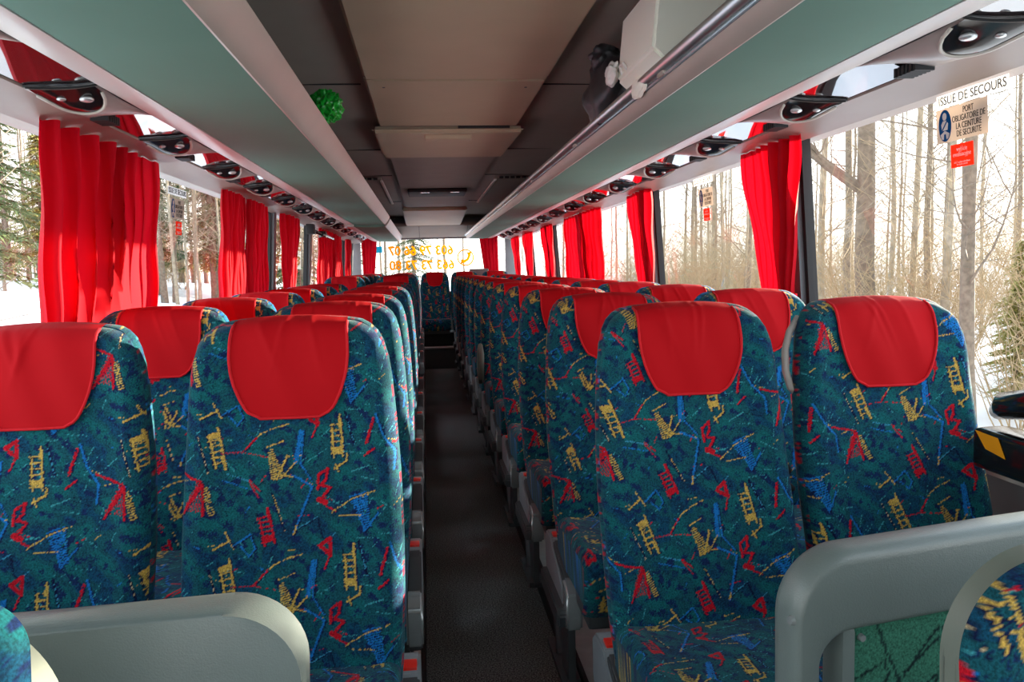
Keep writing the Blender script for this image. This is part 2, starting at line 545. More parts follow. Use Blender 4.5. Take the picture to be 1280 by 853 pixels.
POSTS_R = [-0.9, 1.0, 2.91, 4.81, 6.71, 8.6, 10.5, 12.35]
POSTS_L = [-0.9, 1.0, 2.90, 4.9, 6.0, 6.95, 7.85, 9.5, 11.2, 12.35]
nwin = 0
for sd, posts in ((-1, POSTS_L), (1, POSTS_R)):
    for i, y in enumerate(posts):
        hw = 0.045 if not (sd < 0 and y in (6.95, 7.85)) else 0.07
        bm = bmesh.new()
        def xs(z, off): return XM + sd * (1.27 - 0.06 * (z - SILL) / (WTOP - SILL) + off)
        for (ya, yb) in ((y - hw, y + hw),):
            prof = [(xs(SILL, 0.0), SILL), (xs(SILL, 0.05), SILL), (xs(WTOP + .02, 0.05), WTOP + .02), (xs(WTOP + .02, 0.0), WTOP + .02)]
            prism(bm, prof, 1, ya, yb)
        p = struct(obj('trim_%d' % (10 + i + (20 if sd > 0 else 0)), bm, M['post']))
        bm = bmesh.new()
        for (ya, yb) in ((y - hw - 0.025, y - hw), (y + hw, y + hw + 0.025)):
            prof = [(xs(SILL, 0.02), SILL), (xs(SILL, 0.055), SILL), (xs(WTOP + .02, 0.055), WTOP + .02), (xs(WTOP + .02, 0.02), WTOP + .02)]
            prism(bm, prof, 1, ya, yb)
        obj('rubber_seal', bm, M['rubber'], p)
    for i in range(len(posts) - 1):
        ya, yb = posts[i] + 0.05, posts[i + 1] - 0.05
        nwin += 1
        bm = bmesh.new()
        xa, xb = xs(SILL, 0.04), xs(WTOP + .02, 0.04)
        vs = [bm.verts.new(v) for v in ((xa, ya, SILL), (xa, yb, SILL), (xb, yb, WTOP + .02), (xb, ya, WTOP + .02))]
        bm.faces.new(vs)
        struct(obj('window_%d' % nwin, bm, M['glass']))

# rear wall with its window
bm = bmesh.new()
box(bm, -1.21, 1.51, YB, YB + 0.07, 0, 1.06)
box(bm, -1.21, 1.51, YB, YB + 0.07, 1.90, 2.3)
box(bm, -1.21, -1.0, YB, YB + 0.07, 1.06, 1.90)
box(bm, 1.3, 1.51, YB, YB + 0.07, 1.06, 1.90)
struct(obj('wall_back', bm, M['wall_grey']))
bm = bmesh.new()
vs = [bm.verts.new(v) for v in ((-1.0, YB + .03, 1.06), (1.3, YB + .03, 1.06), (1.3, YB + .03, 1.90), (-1.0, YB + .03, 1.90))]
bm.faces.new(vs)
nwin += 1
struct(obj('window_%d' % nwin, bm, M['glass']))
# front end behind the camera: dash wall, header and windscreen
bm = bmesh.new()
box(bm, -1.21, 1.51, YF - 0.06, YF, -0.05, 0.95)
box(bm, -1.21, 1.51, YF - 0.06, YF, 1.85, 2.3)
struct(obj('wall_front', bm, M['wall_grey']))
bm = bmesh.new()
vs = [bm.verts.new(v) for v in ((-1.2, YF - .03, .95), (1.5, YF - .03, .95), (1.5, YF - .03, 1.85), (-1.2, YF - .03, 1.85))]
bm.faces.new(vs)
nwin += 1
struct(obj('window_%d' % nwin, bm, M['glass']))
# roof
bm = bmesh.new()
prism(bm, [(XM - 1.25, 2.12), (XM - 0.9, 2.225), (XM - 0.4, 2.235), (XM + 0.4, 2.235), (XM + 0.9, 2.225), (XM + 1.25, 2.12), (XM + 1.25, 2.36), (XM - 1.25, 2.36)], 1, YF, YB + .06)
struct(obj('ceiling', bm, M['ceiling_dark']))
# seams of the side ceiling panels
k = 40
for sd in (-1, 1):
    for y in (2.2, 3.62, 5.55, 7.05, 9.7):
        b = boxo('trim_%d' % k, M['black'], min(XM + sd * .40, XM + sd * .9), max(XM + sd * .40, XM + sd * .9), y, y + 0.006, 2.228, 2.2335)
        struct(b); k += 1

# centre duct panels
def ceil_panel(name, label, y0, y1, hw, z, th=0.03, z1=None, m='ceiling_beige', bev=0.012):
    t = thing(name, label, 'ceiling panel', (XM + .005, y0, z), 0, None)
    bm = bmesh.new()
    dz = (z1 - z) if z1 is not None else 0
    box(bm, -hw, hw, 0, y1 - y0, 0, th)
    for v in bm.verts:
        v.co.z += dz * v.co.y / (y1 - y0)
    bmesh.ops.bevel(bm, geom=[e for e in bm.edges], offset=bev, segments=3, affect='EDGES')
    obj('panel', bm, M[m], t, angle=40)
    return t
t = ceil_panel('ceiling_panel', 'long beige centre ceiling panel nearest the camera', -1.3, 3.34, 0.375, H + .765)
t = ceil_panel('ceiling_panel', 'short beige centre ceiling panel just before the hatch', 3.352, 4.40, 0.375, H + .765)
for sx in (-.3, .3):
    bm = bmesh.new(); bmesh.ops.create_cone(bm, cap_ends=True, segments=12, radius1=0.006, radius2=0.006, depth=0.003)
    o = obj('screw', bm, M['silver'], t); o.location = (sx, -0.08 + .2, -0.001)
t = ceil_panel('roof_hatch', 'beige roof hatch hanging slightly open with a moulded handle', 4.42, 5.62, 0.41, H + .735, 0.035, H + .765, bev=0.016)
t['category'] = 'hatch'
bm = bmesh.new(); box(bm, -.13, .13, .08, .17, -0.022, 0.01, 0.011, 3)
obj('handle', bm, M['ceiling_beige'], t, angle=60)
bm = bmesh.new(); box(bm, .05, .33, -.02, 0.0, 0.02, 0.045)
obj('gap_shade', bm, M['black'], t)  # black strip puts the shade of the open hatch gap into colour
t = ceil_panel('ceiling_panel', 'brown centre ceiling panel holding the dark console light', 5.62, 10.3, 0.375, H + .785, m='ceiling_dark')
con = thing('ceiling_console', 'dark oval console with two small lamps on the centre ceiling', 'ceiling console', (XM, 7.9, H + .785))
bm = bmesh.new(); box(bm, -.29, .29, 0, .55, -.035, .0, .017, 3)
obj('housing', bm, M['black'], con, angle=50)
for sx in (-.12, .17):
    bm = bmesh.new(); box(bm, sx - .045, sx + .045, .03, .09, -.039, -.03, .004, 2)
    obj('lamp', bm, M['lamp_glass'], con, angle=50)
t = ceil_panel('ceiling_panel', 'beige rear ceiling panel sloping down behind the console', 10.35, 12.3, 0.41, H + .745, 0.05, H + .66)
t = ceil_panel('rear_header', 'grey header panel above the rear window', 12.3, 12.88, 1.15, H + .66, 0.05, H + .50, m='ceiling_dark')
t['category'] = 'header'
for i, sx in enumerate((-.22, .52)):
    o = boxo('seam', M['black'], sx - .003, sx + .003, 0.02, .55, -0.01, 0.0, 0, t)
    for v in o.data.vertices: v.co.z -= 0.16 * v.co.y / .58 - 0.004
# dark side panels with white edge strips that only reflect, no lamps
for sd, lab in ((-1, 'left'), (1, 'right')):
    t = thing('service_flap', 'dark grey ceiling flap with a thin white edge strip, %s of the centre panel' % lab, 'ceiling flap', (XM + sd * .50, 7.15, H + .79))
    boxo('flap', M['ceiling_dark'], min(0, sd * .3), max(0, sd * .3), 0, 2.5, -0.005, 0.02, 0.004, t)
    boxo('edge_strip', M['white'], -0.012, 0.012, 0.02, 2.45, -0.018, -0.004, 0.003, t)
    bm = bmesh.new()
    for i in range(5):
        x = sd * (.03 + i * .05); box(bm, min(x, x + sd * .035), max(x, x + sd * .035), -.05, -.02, -0.008, 0.01)
    obj('vent_slots', bm, M['black'], t)

# ------------------------------------------------------------------ luggage racks
def rack(sd, y0, y1, drop=0.0, label=''):
    t = thing('luggage_rack', label, 'luggage rack', (XM, y0, H - drop))
    L = y1 - y0
    def X(a): return sd * a
    def pr(name, pts, m, yy0=0, yy1=None, ang=30):
        bm = bmesh.new(); prism(bm, [(X(a), z) for a, z in pts], 1, yy0, L if yy1 is None else yy1)
        return obj(name, bm, M[m], t, angle=ang)
    if sd > 0:
        pr('lip', [(.512, .508), (.508, .498), (.512, .488), (.522, .470), (.5335, .459), (.555, .464), (.545, .49), (.53, .512), (.52, .514)], 'rack_plastic')
    else:
        pr('lip', [(.480, .535), (.486, .522), (.500, .500), (.520, .470), (.5335, .459), (.555, .464), (.545, .49), (.52, .53), (.505, .548), (.488, .546)], 'rack_plastic')
    pr('fabric_panel', [(.5365, .4605), (.60, .4575), (.70, .458), (.80, .462), (.849, .467), (.849, .50), (.5365, .50)], 'teal_panel')
    pr('light_strip', [(.8525, .4655), (.87, .463), (.915, .468), (.945, .479), (.945, .50), (.8525, .50)], 'strip')
    pr('shelf', [(.52, .50), (1.2, .50), (1.2, .515), (.52, .53)], 'ceiling_dark')
    pr('channel_cover', [(.947, .489), (.98, .4825), (1.03, .474), (1.086, .462), (1.086, .50), (.947, .50)], 'cover_gloss')
    pr('valance', [(1.089, .456), (1.15, .446), (1.205, .436), (1.225, .430), (1.225, .50), (1.089, .50)], 'valance')
    return t
rack(-1, YF + .1, 8.2, 0, 'long left luggage rack with teal underside, nearest the camera')
rack(-1, 8.3, 12.7, 0.015, 'rear left luggage rack section behind the gap')
rk = rack(1, YF + .1, 12.6, 0, 'right luggage rack with teal underside and chrome rail')
LR = 12.6 - YF - .1
bm = bmesh.new()
tube(bm, [(.503, 0, .527), (.503, LR, .527)], 0.0175, 14)
obj('rail', bm, M['chrome'], rk, smooth=True)
bm = bmesh.new()
tube(bm, [(.507, 0, .503), (.507, LR, .503)], 0.0055, 8)
obj('lower_rail', bm, M['silver'], rk, smooth=True)
for y in [3.55, 1.9 + 2.9, 6.2, 7.8, 9.4, 11.0]:
    boxo('rail_bracket', M['rack_plastic'], .495, .535, y - .03 + 1.4 - 1.4, y + .03, .500, .525, .006, rk)

# reading-light pods
def make_pod(sd):
    t = thing('reading_light_pod', 'x', 'reading light', (XM, 0, H))
    # local: w across 0 (window side, a=1.088) .. 1 (aisle side, a=.947); u along y 0 .. .46
    def base(w, u):
        a = 1.088 - 0.141 * w
        return a, 0.461 + 0.027 * w
    def near(w): return 0.085 * w + 0.0 + -0.035 * math.sin(PI * w) * 0 + 0.02 * math.sin(PI * w)
    def far(w): return 0.40 + 0.09 * w ** 1.8 - 0.035 * math.sin(PI * w)
    NU, NW = 22, 14
    P = np.zeros((NU, NW, 3))
    for i in range(NU):
        for j in range(NW):
            w_ = j / (NW - 1); s = i / (NU - 1)
            u = near(w_) + (far(w_) - near(w_)) * s
            a, z = base(w_, u)
            bul = (math.sin(PI * min(1, max(0, w_)))) ** 0.6
            ends = min(1, (1 - s) * 2.2) ** 0.8 * min(1, .03 + s * 3.2)
            d = 0.0035 + 0.032 * bul * ends
            P[i, j] = (sd * a, u, z - d)
    me = grid_mesh('pod_body', P, M['pod'])
    o = link_mesh('body', me, None, t)
    so = o.modifiers.new('s', 'SOLIDIFY'); so.thickness = 0.006; so.offset = 0
    def surf(w_, s, off=0.0):
        u = near(w_) + (far(w_) - near(w_)) * s
        a, z = base(w_, u)
        bul = (math.sin(PI * min(1, max(0, w_)))) ** 0.6
        ends = min(1, (1 - s) * 2.2) ** 0.8 * min(1, .03 + s * 3.2)
        d = 0.0035 + 0.032 * bul * ends + off
        return (sd * a, u, z - d)
    # closing front skirt
    P = np.zeros((3, NW, 3))
    for j in range(NW):
        w_ = j / (NW - 1)
        p = surf(w_, 0); a, z = base(w_, 0)
        P[0, j] = p; P[1, j] = (p[0], p[1] - .001, p[2] + .5 * (z - p[2])); P[2, j] = (p[0], p[1], z + .002)
    link_mesh('gasket', grid_mesh('gasket', P, M['black_gloss']), None, t)
    # dark lens, crescent shaped
    NA, NB = 18, 6
    P = np.zeros((NB, NA, 3)); Q = []
    for j in range(NA):
        w_ = 0.06 + 0.88 * j / (NA - 1)
        smax = 0.40 * math.sqrt(max(0, 1 - ((w_ - .5) / .455) ** 2)) + 0.01
        for i in range(NB):
            P[i, j] = surf(w_, smax * i / (NB - 1), 0.005)
        Q.append(surf(w_, smax, 0.006))
    link_mesh('lens', grid_mesh('lens', P, M['black_gloss']), None, t)
    bm = bmesh.new(); tube(bm, Q, 0.0045, 6)
    obj('rim', bm, M['pod_rim'], t, smooth=True)
    bm = bmesh.new(); tube(bm, [surf(.02 + .96 * j / 12, 0, 0.001) for j in range(13)], 0.0028, 6)
    bm2 = bmesh.new(); tube(bm2, [surf(.99, j / 12, 0.0) for j in range(13)], 0.0035, 6)
    obj('edge_seal', bm, M['black'], t, smooth=True); obj('side_seal', bm2, M['black'], t, smooth=True)
    for w_, s, r in ((.66, .16, .019), (.33, .14, .012)):
        bm = bmesh.new(); bmesh.ops.create_uvsphere(bm, u_segments=12, v_segments=8, radius=r)
        for v in bm.verts: v.co.z *= 0.45
        o = obj('lamp', bm, M['lamp_glass'], t, smooth=True); o.location = surf(w_, s, 0.004)
    bm = bmesh.new()
    for i in range(6):
        p = base(.12 + .03 * i, 0)
        u = far(.2) - .02 + i * .016
        box(bm, min(sd * 1.08, sd * 1.03), max(sd * 1.08, sd * 1.03), u, u + .009, H * 0 + .445, .468)
    obj('grille', bm, M['black'], t)
    return t
ORD = ['nearest', 'second', 'third', 'fourth', 'fifth', 'sixth', 'seventh', 'eighth', 'ninth', 'tenth', 'eleventh', 'twelfth', 'thirteenth', 'fourteenth', 'fifteenth']
for sd, y0, lab in ((-1, 1.29, 'left'), (1, 1.48, 'right')):
    proto = make_pod(sd)
    for k in range(14):
        y = y0 + .78 * k
        l = '%s oval reading light pod from the camera under the %s luggage rack' % (ORD[k], lab)
        if k == 0:
            o = proto; o.location.y = y; o['label'] = l
        else:
            o = dup(proto, (XM, y, H), l)
        o['group'] = 'reading light pods under the %s rack' % lab

# ------------------------------------------------------------------ seats
REC = math.tan(R(12.5))
TT = [(-.10, .205), (0.0, .216), (.12, .222), (.25, .224), (.37, .221), (.48, .215), (.56, .209), (.61, .202), (.64, .193), (.662, .180), (.678, .162), (.687, .145), (.690, .128)]
TB = np.array([a for a, b in TT]); WB = np.array([b for a, b in TT])
ARCH = 0.008
def back_front(x, t):
    """front face of the backrest: y at lateral x and height t over the cushion"""
    wv = np.interp(t, TB, WB)
    ex = np.clip((wv - np.abs(x)) / 0.040, 0, 1)
    top = 0.690 + ARCH * (1 - (x / .13) ** 2)
    ez = np.clip((top - t) / 0.040, 0, 1)
    rnd = (1 - np.sqrt(np.clip(1 - (1 - ex) ** 2, 0, 1))) + (1 - np.sqrt(np.clip(1 - (1 - ez) ** 2, 0, 1)))
    rnd = np.clip(rnd, 0, 1.15)
    bol = 0.014 * np.clip((np.abs(x) - .10) / .08, 0, 1) ** 2          # side bolsters stand forward
    lum = 0.016 * np.exp(-((t - .12) / .14) ** 2)
    hd = 0.014 * np.exp(-((t - .60) / .09) ** 2)
    return REC * t + 0.038 * rnd - bol - lum - hd

def back_meshes(res, ox, oy, tag_):
    rows = [t for t in np.arange(-.10, .62, res)] + list(0.62 + 0.07 * np.sin(np.linspace(0, PI / 2, int(.10 / res))))
    rows = np.array(rows)
    nc = int(.44 / res)
    u = np.linspace(-1, 1, nc)
    u = np.sign(u) * (1 - (1 - np.abs(u)) ** 1.15)
    wv = np.interp(rows, TB, WB)
    X = u[None, :] * wv[:, None]
    T = np.repeat(rows[:, None], nc, 1)
    last = T > 0.62
    T = T + ARCH * (1 - (X / .13) ** 2) * np.clip((T - .62) / .07, 0, 1) * (np.abs(X) < .13)
    Yv = back_front(X, T)
    Z = T + .51
    P = np.stack([X, Yv, Z], -1)
    A = R(14) if tag_ in 'bdf' else R(5)          # the cloth is cut at a slight angle
    col = weave(X * math.cos(A) + T * math.sin(A), -X * math.sin(A) + T * math.cos(A), ox, oy)
    front = grid_mesh('backrest_' + tag_, P, M['fabric'], colors=col)
    # side band going backwards from the outline
    loop = np.concatenate([P[:, 0][::1], P[-1, 1:-1], P[::-1, -1]], 0)
    st_ = max(1, int(0.006 / res))
    idx = list(range(0, len(loop), st_))
    if idx[-1] != len(loop) - 1: idx.append(len(loop) - 1)
    lp = loop[idx]
    cen = np.array([0, 0, .8])
    Q = []
    for dy, ins in ((0.0, 0.0), (.012, -.004), (.03, -.003), (.05, .004), (.062, .016)):
        q = lp.copy(); q[:, 1] += dy
        q[:, 0] -= np.sign(q[:, 0]) * ins * np.clip(np.abs(q[:, 0]) / .1, 0, 1)
        q[:, 2] -= ins * (q[:, 2] > 1.15)
        Q.append(q)
    Q = np.array(Q)
    sc = np.arange(len(lp))[None, :] * 0.006 + np.zeros((5, 1))
    cc = weave(Q[..., 0] * 0.0 + np.array([0, .012, .03, .05, .06])[:, None] + .1, sc, ox, oy)
    side = grid_mesh('backrest_side_' + tag_, Q, M['fabric'], flip=True, colors=cc)
    # hard back shell
    rows2 = np.linspace(-.12, .685, 18); u2 = np.linspace(-1, 1, 13)
    w2 = np.interp(rows2, TB, WB) - .014
    X2 = u2[None, :] * w2[:, None]; T2 = np.repeat(rows2[:, None], 13, 1)
    Y2 = REC * T2 + .068 + .028 * (1 - (u2[None, :]) ** 4) * np.clip((.69 - T2) / .1, 0, 1) ** .5
    shell = grid_mesh('shell_' + tag_, np.stack([X2, Y2, T2 + .51], -1), M['grey_dark'], flip=True)
    return front, side, shell

def cover_meshes(seed):
    """red antimacassar: front flap and top fold, with raised hem"""
    rng = random.Random(seed)
    edge = [(.500, .066), (.503, .078), (.508, .085), (.520, .093), (.54, .103), (.565, .112), (.59, .118), (.62, .1215), (.66, .1205), (.69, .118)]
    ev = np.array([a for a, b in edge]); wv = np.array([b for a, b in edge])
    t0 = .494
    nr, nc = 56, 60
    ts = t0 + (.690 - t0) * (1 - np.cos(np.linspace(0, PI / 2, 40)) ** 1.0)
    ts = np.concatenate([np.linspace(t0, .65, 34), np.linspace(.655, .690, 12)])
    u = np.linspace(-1, 1, nc)
    wr = np.interp(ts, ev, wv)
    wr[0] = .060
    X = u[None, :] * wr[:, None]
    T = np.repeat(ts[:, None], nc, 1)
    T = T + (1 - u[None, :] ** 2) * 0 - 0.004 * (u[None, :] ** 2) * 0
    Tt = T + ARCH * (1 - (X / .13) ** 2) * np.clip((T - .62) / .07, 0, 1)
    Y = back_front(X, Tt) - .006
    ph = rng.uniform(0, 6); a = rng.uniform(.7, 1.2)
    for k in range(4):
        cx = rng.uniform(-.08, .08); sl = rng.uniform(-.5, .5); wd = rng.uniform(.004, .009)
        line = (X - cx) - sl * (T - .69)
        Y -= a * .0030 * np.exp(-(line / wd) ** 2) * np.clip((T - .56) / .1, 0, 1)
    Y -= .0018 * np.sin(X * 60 + ph + T * 25)
    edge_d = np.clip((1 - np.abs(u))[None, :] * wr[:, None] / .006, 0, 1)
    P = np.stack([X, Y, Tt + .51], -1)
    # over the top and down behind
    top = P[-1]
    ext = []
    for dy, dz in ((.012, .0035), (.028, .005), (.045, .004), (.06, -.002), (.072, -.02), (.078, -.07), (.07, -.14)):
        q = top.copy(); q[:, 1] = top[:, 1] + dy; q[:, 2] += dz; ext.append(q)
    P = np.concatenate([P, np.array(ext)], 0)
    me = grid_mesh('cover', P, M['cover_red'])
    # hem
    lft = P[:46, 0]; rgt = P[:46, -1]; bot = P[0]
    path = np.concatenate([lft[::-1][::2], bot[::4], rgt[::2]], 0)
    path[:, 1] -= .0012
    bm = bmesh.new()
    tube(bm, [tuple(p) for p in path], .0032, 6)
    hm = bpy.data.meshes.new('hem')
    for v in bm.verts: pass
    bm.to_mesh(hm); bm.free(); hm.materials.append(M['hem_red'])
    hm.polygons.foreach_set('use_smooth', [True] * len(hm.polygons))
    return me, hm

def cushion_mesh(res, ox, oy, tag_):
    L_ = .47
    # path: from back, forward along the top, over the nose and down
    path = [(.03, .505), (0, .507)]
    for i in range(1, 12): path.append((-.38 * i / 11, .507 + .018 * math.sin(i / 11 * PI * .5)))
    for i in range(1, 9):
        a = PI / 2 * i / 8; path.append((-.38 - .06 * math.sin(a), .465 + .06 * math.cos(a)))
    path += [(-.437, .42), (-.425, .38), (-.40, .355)]
    pa = np.array(path); sl = np.concatenate([[0], np.cumsum(np.hypot(*(pa[1:] - pa[:-1]).T))])
    s = np.arange(0, sl[-1], res)
    Yp = np.interp(s, sl, pa[:, 0]); Zp = np.interp(s, sl, pa[:, 1])
    nc = int(.42 / res)
    u = np.linspace(-1, 1, nc); hw = .212
    X = np.repeat((u * hw)[None, :], len(s), 0)
    e = np.clip((hw - np.abs(X)) / .035, 0, 1)
    drop = .030 * (1 - np.sqrt(1 - (1 - e) ** 2))
    bol = .010 * np.clip((np.abs(X) - .12) / .07, 0, 1) ** 2
    front = np.clip((s - sl[13]) / .08, 0, 1)[:, None]
    Y = Yp[:, None] + drop * front * 1.0
    Z = Zp[:, None] - drop * (1 - front) + bol * (1 - front)
    P = np.stack([X, Y + 0 * X, Z], -1)
    me = grid_mesh('cushion_' + tag_, P, M['fabric'], flip=True, colors=weave(X, -s[:, None] + 0 * X, ox + .17, oy + .05))
    # sides
    sides = []
    for sgn, col in ((-1, 0), (1, -1)):
        e_ = P[::3, col]
        Q = np.stack([e_, np.stack([e_[:, 0] - sgn * .004, np.clip(e_[:, 1], -.39, 1), np.maximum(e_[:, 2] - .12, .36)], -1)], 0)
        sides.append(grid_mesh('cushion_side', Q, M['fabric'], flip=(sgn > 0), colors=weave(Q[..., 2], Q[..., 1], ox, oy)))
    return me, sides

def make_seat(tag_, res, ox, oy, seed, arm=None):
    """arm: +1 / -1 = console on that side, None = window seat"""
    t = thing('coach_seat', 'x', 'seat')
    f, s, sh = back_meshes(res, ox, oy, tag_)
    b = link_mesh('backrest', f, None, t)
    link_mesh('side_band', s, None, b)
    link_mesh('back_shell', sh, None, t)
    c, h = cover_meshes(seed)
    co = link_mesh('headrest_cover', c, None, t); co['label'] = 'red cloth headrest cover'
    link_mesh('hem', h, None, co)
    cm, sides = cushion_mesh(res * 1.15, ox, oy, tag_)
    cu = link_mesh('seat_cushion', cm, None, t)
    for q in sides: link_mesh('cushion_side', q, None, cu)
    boxo('seat_frame', M['grey_dark'], -.195, .195, -.38, .04, .31, .375, .012, t)
    if arm is None:
        bm = bmesh.new(); tube(bm, [(0, .02, .33), (0, .04, .2), (0, -.02, 0.0)], .016, 8)
        obj('leg', bm, M['grey_dark'], t, smooth=True)
    else:
        first_ = len(C.objects)
        cx = arm * .226
        w0 = .024
        prof = [(.20, .36), (.20, .45), (.17, .475), (.08, .475), (.045, .445), (-.05, .42), (-.13, .385), (-.155, .31), (-.10, .28), (.16, .28)]
        bm = bmesh.new(); prism(bm, prof, 0, cx - w0, cx + w0)
        bmesh.ops.bevel(bm, geom=list(bm.edges), offset=.005, segments=2, affect='EDGES')
        ar = obj('armrest', bm, M['grey_arm'], t, angle=35)
        inner = -arm
        bm = bmesh.new(); prism(bm, [(.065, .474), (.03, .462), (-.15, .415), (-.17, .37), (-.12, .355), (.02, .40), (.06, .42)], 0, cx - w0 * .75, cx + w0 * .95)
        bmesh.ops.bevel(bm, geom=list(bm.edges), offset=.005, segments=2, affect='EDGES')
        pd = obj('arm_pad', bm, M['grey_dark'], ar, angle=35)
        bm = bmesh.new(); prism(bm, [(-.13, .425), (-.165, .42), (-.205, .395), (-.21, .33), (-.20, .285), (-.165, .28), (-.145, .36)], 0, cx - w0 * .95, cx + w0 * 1.05)
        bmesh.ops.bevel(bm, geom=list(bm.edges), offset=.007, segments=3, affect='EDGES')
        obj('end_cap', bm, M['silver'], ar, angle=50)
        bm = bmesh.new(); box(bm, cx - .013, cx + .017, .085, .125, .462, .482, .003)
        obj('release_button', bm, M['button'], ar, angle=40)['label'] = 'red release button'
        bm = bmesh.new(); prism(bm, [(.18, .285), (-.17, .285), (-.18, .265), (-.17, .225), (.17, .225)], 0, cx - w0 * .9, cx + w0 * .9)
        bmesh.ops.bevel(bm, geom=list(bm.edges), offset=.006, segments=2, affect='EDGES')
        obj('lower_trim', bm, M['grey_dark'], t, angle=35)
        for o_ in [ar] + list(ar.children):
            o_.data.transform(Matrix.Translation((.024, 0, -.058) if arm < 0 else (0, 0, -.034)))
        bm = bmesh.new(); tube(bm, [(cx - arm * .03, .17, .40), (cx - arm * .03, .20, .30), (cx - arm * .03, .17, .15), (cx - arm * .03, .10, .06), (cx - arm * .03, .08, .02)], [.016, .017, .016, .017, .02], 10)
        box(bm, cx - arm * .03 - .03, cx - arm * .03 + .03, -.1, .2, 0.0, .022, .004)
        box(bm, cx - arm * .03 - .012, cx - arm * .03 + .012, -.12, .0, 0.02, .3, .004)
        obj('leg', bm, M['grey_dark'], t, smooth=False)
    return t

PZ = .115
near = {
    ('L', 'a'): make_seat('a', .0021, .245, .13, 1, +1),
    ('R', 'a'): make_seat('b', .0021, .215, .16, 2, -1),
    ('L', 'w'): make_seat('c', .0024, .335, .10, 3, None),
    ('R', 'w'): make_seat('d', .0024, .10, .145, 4, None),
}
far_p = {
    ('L', 'a'): make_seat('e', .004, .245, .13, 5, +1),
    ('R', 'a'): make_seat('f', .004, .24, .16, 6, -1),
    ('w', 'w'): make_seat('g', .004, .19, .10, 7, None),
}
XS = {('L', 'a'): -.29, ('L', 'w'): -.80, ('R', 'a'): .605, ('R', 'w'): 1.09}
used = set()
ROWW = ['front', 'second', 'third', 'fourth', 'fifth', 'sixth', 'seventh', 'eighth', 'ninth', 'tenth', 'eleventh', 'twelfth', 'thirteenth']
sname = {'L': 'left', 'R': 'right'}
pname = {'a': 'aisle', 'w': 'window'}
rows = []
for i in range(7): rows.append(('L', i, 1.59 + .78 * i, 0.0))
for i in range(5): rows.append(('L', 7 + i, 7.95 + .78 * i, 0.045))
for i in range(13): rows.append(('R', i, 1.67 + .78 * i, 0.0))
for sd, i, y, dz in rows:
    for p in 'aw':
        near_row = i == 0
        key = (sd, p)
        if near_row: src, k = near[key], key
        else:
            k = key if p == 'a' else ('w', 'w')
            src = far_p[k]; k = ('far',) + k
        if sd == 'L' and i >= 7:
            lab = 'teal patterned %s seat in the %s row behind the side door, left of the aisle' % (pname[p], ROWW[i - 7].replace('front', 'first'))
        else:
            lab = 'teal patterned %s seat with red headrest cover in the %s row, %s of the aisle' % (pname[p], ROWW[i], sname[sd])
        loc = (XS[key], y, PZ + dz)
        if k not in used:
            used.add(k); o = src; o.location = loc; o['label'] = lab
        else:
            o = dup(src, loc, lab)
        o['group'] = 'coach seats %s of the aisle' % sname[sd]
# rear bench of five
for j, (x, wrd) in enumerate(((-.78, 'left corner'), (-.31, 'second from left'), (.145, 'centre'), (.60, 'second from right'), (1.07, 'right corner'))):
    o = dup(far_p[('w', 'w')], (x, 12.1, PZ + .05), 'teal patterned seat with red cover at the rear window, %s of the five' % wrd)
    o['group'] = 'seats of the last row'
# extras on single seats: grab handle and raised middle armrest
for o in list(C.objects):
    if o.name.startswith('coach_seat') and o.get('label', '').startswith('teal patterned window seat with red headrest cover in the front row, right'):
        bm = bmesh.new()
        tube(bm, [(-.185, .20, 1.165), (-.215, .185, 1.13), (-.232, .17, 1.09), (-.235, .16, 1.04), (-.225, .155, 1.0), (-.20, .17, .98)], .009, 8)
        g = obj('grab_handle', bm, M['sill'], o, smooth=True); g['label'] = 'beige grab handle'
        RW = o
arm = boxo('middle_armrest', M['shell'], -.275, -.225, .10, .145, .40, .80, .012, RW)
for v in arm.data.vertices: v.co.y += REC * (v.co.z - .5)
for o in list(C.objects):
    if o.name.startswith('coach_seat') and 'aisle seat with red headrest cover in the sixth row, right' in o.get('label', ''):
        bm = bmesh.new()
        tube(bm, [(-.235, .13, .48), (-.24, .10, .62), (-.24, .08, .72), (-.235, .04, .76), (-.23, .0, .70), (-.23, .02, .52)], .018, 8)
        obj('raised_armrest', bm, M['shell'], o, smooth=True)

# ------------------------------------------------------------------ guard rails in front of the first row
def rounded_outline(x0, x1, z0, z1, rad, n_=10, both=False):
    pts = [(x0, z0)]
    if both:
        pts += [(x0 + rad - rad * math.cos(a), z1 - rad + rad * math.sin(a)) for a in [PI / 2 * i / n_ for i in range(n_ + 1)]]
    else:
        pts += [(x0, z1)]
    pts += [(x1 - rad + rad * math.sin(a), z1 - rad + rad * math.cos(a)) for a in [PI / 2 * i / n_ for i in range(n_ + 1)]]
    pts += [(x1, z0)]
    return pts
g = thing('padded_guard', 'grey padded guard with rounded corner before the front left seats', 'guard', (-.160, .95, .115))
bm = bmesh.new()
prism(bm, rounded_outline(-.93, 0, 0.0, .915, .085), 1, -.035, .035)
es = [e for e in bm.edges if abs(e.verts[0].co.y - e.verts[1].co.y) < 1e-6]
bmesh.ops.bevel(bm, geom=es, offset=.033, segments=7, affect='EDGES', profile=.5)
obj('panel', bm, M['guard'], g, angle=45)
bm = bmesh.new(); bmesh.ops.create_cone(bm, cap_ends=True, segments=14, radius1=.006, radius2=.006, depth=.006)
o = obj('screw', bm, M['silver'], g); o.rotation_euler = (0, R(90), 0); o.location = (0.001, 0, .79)

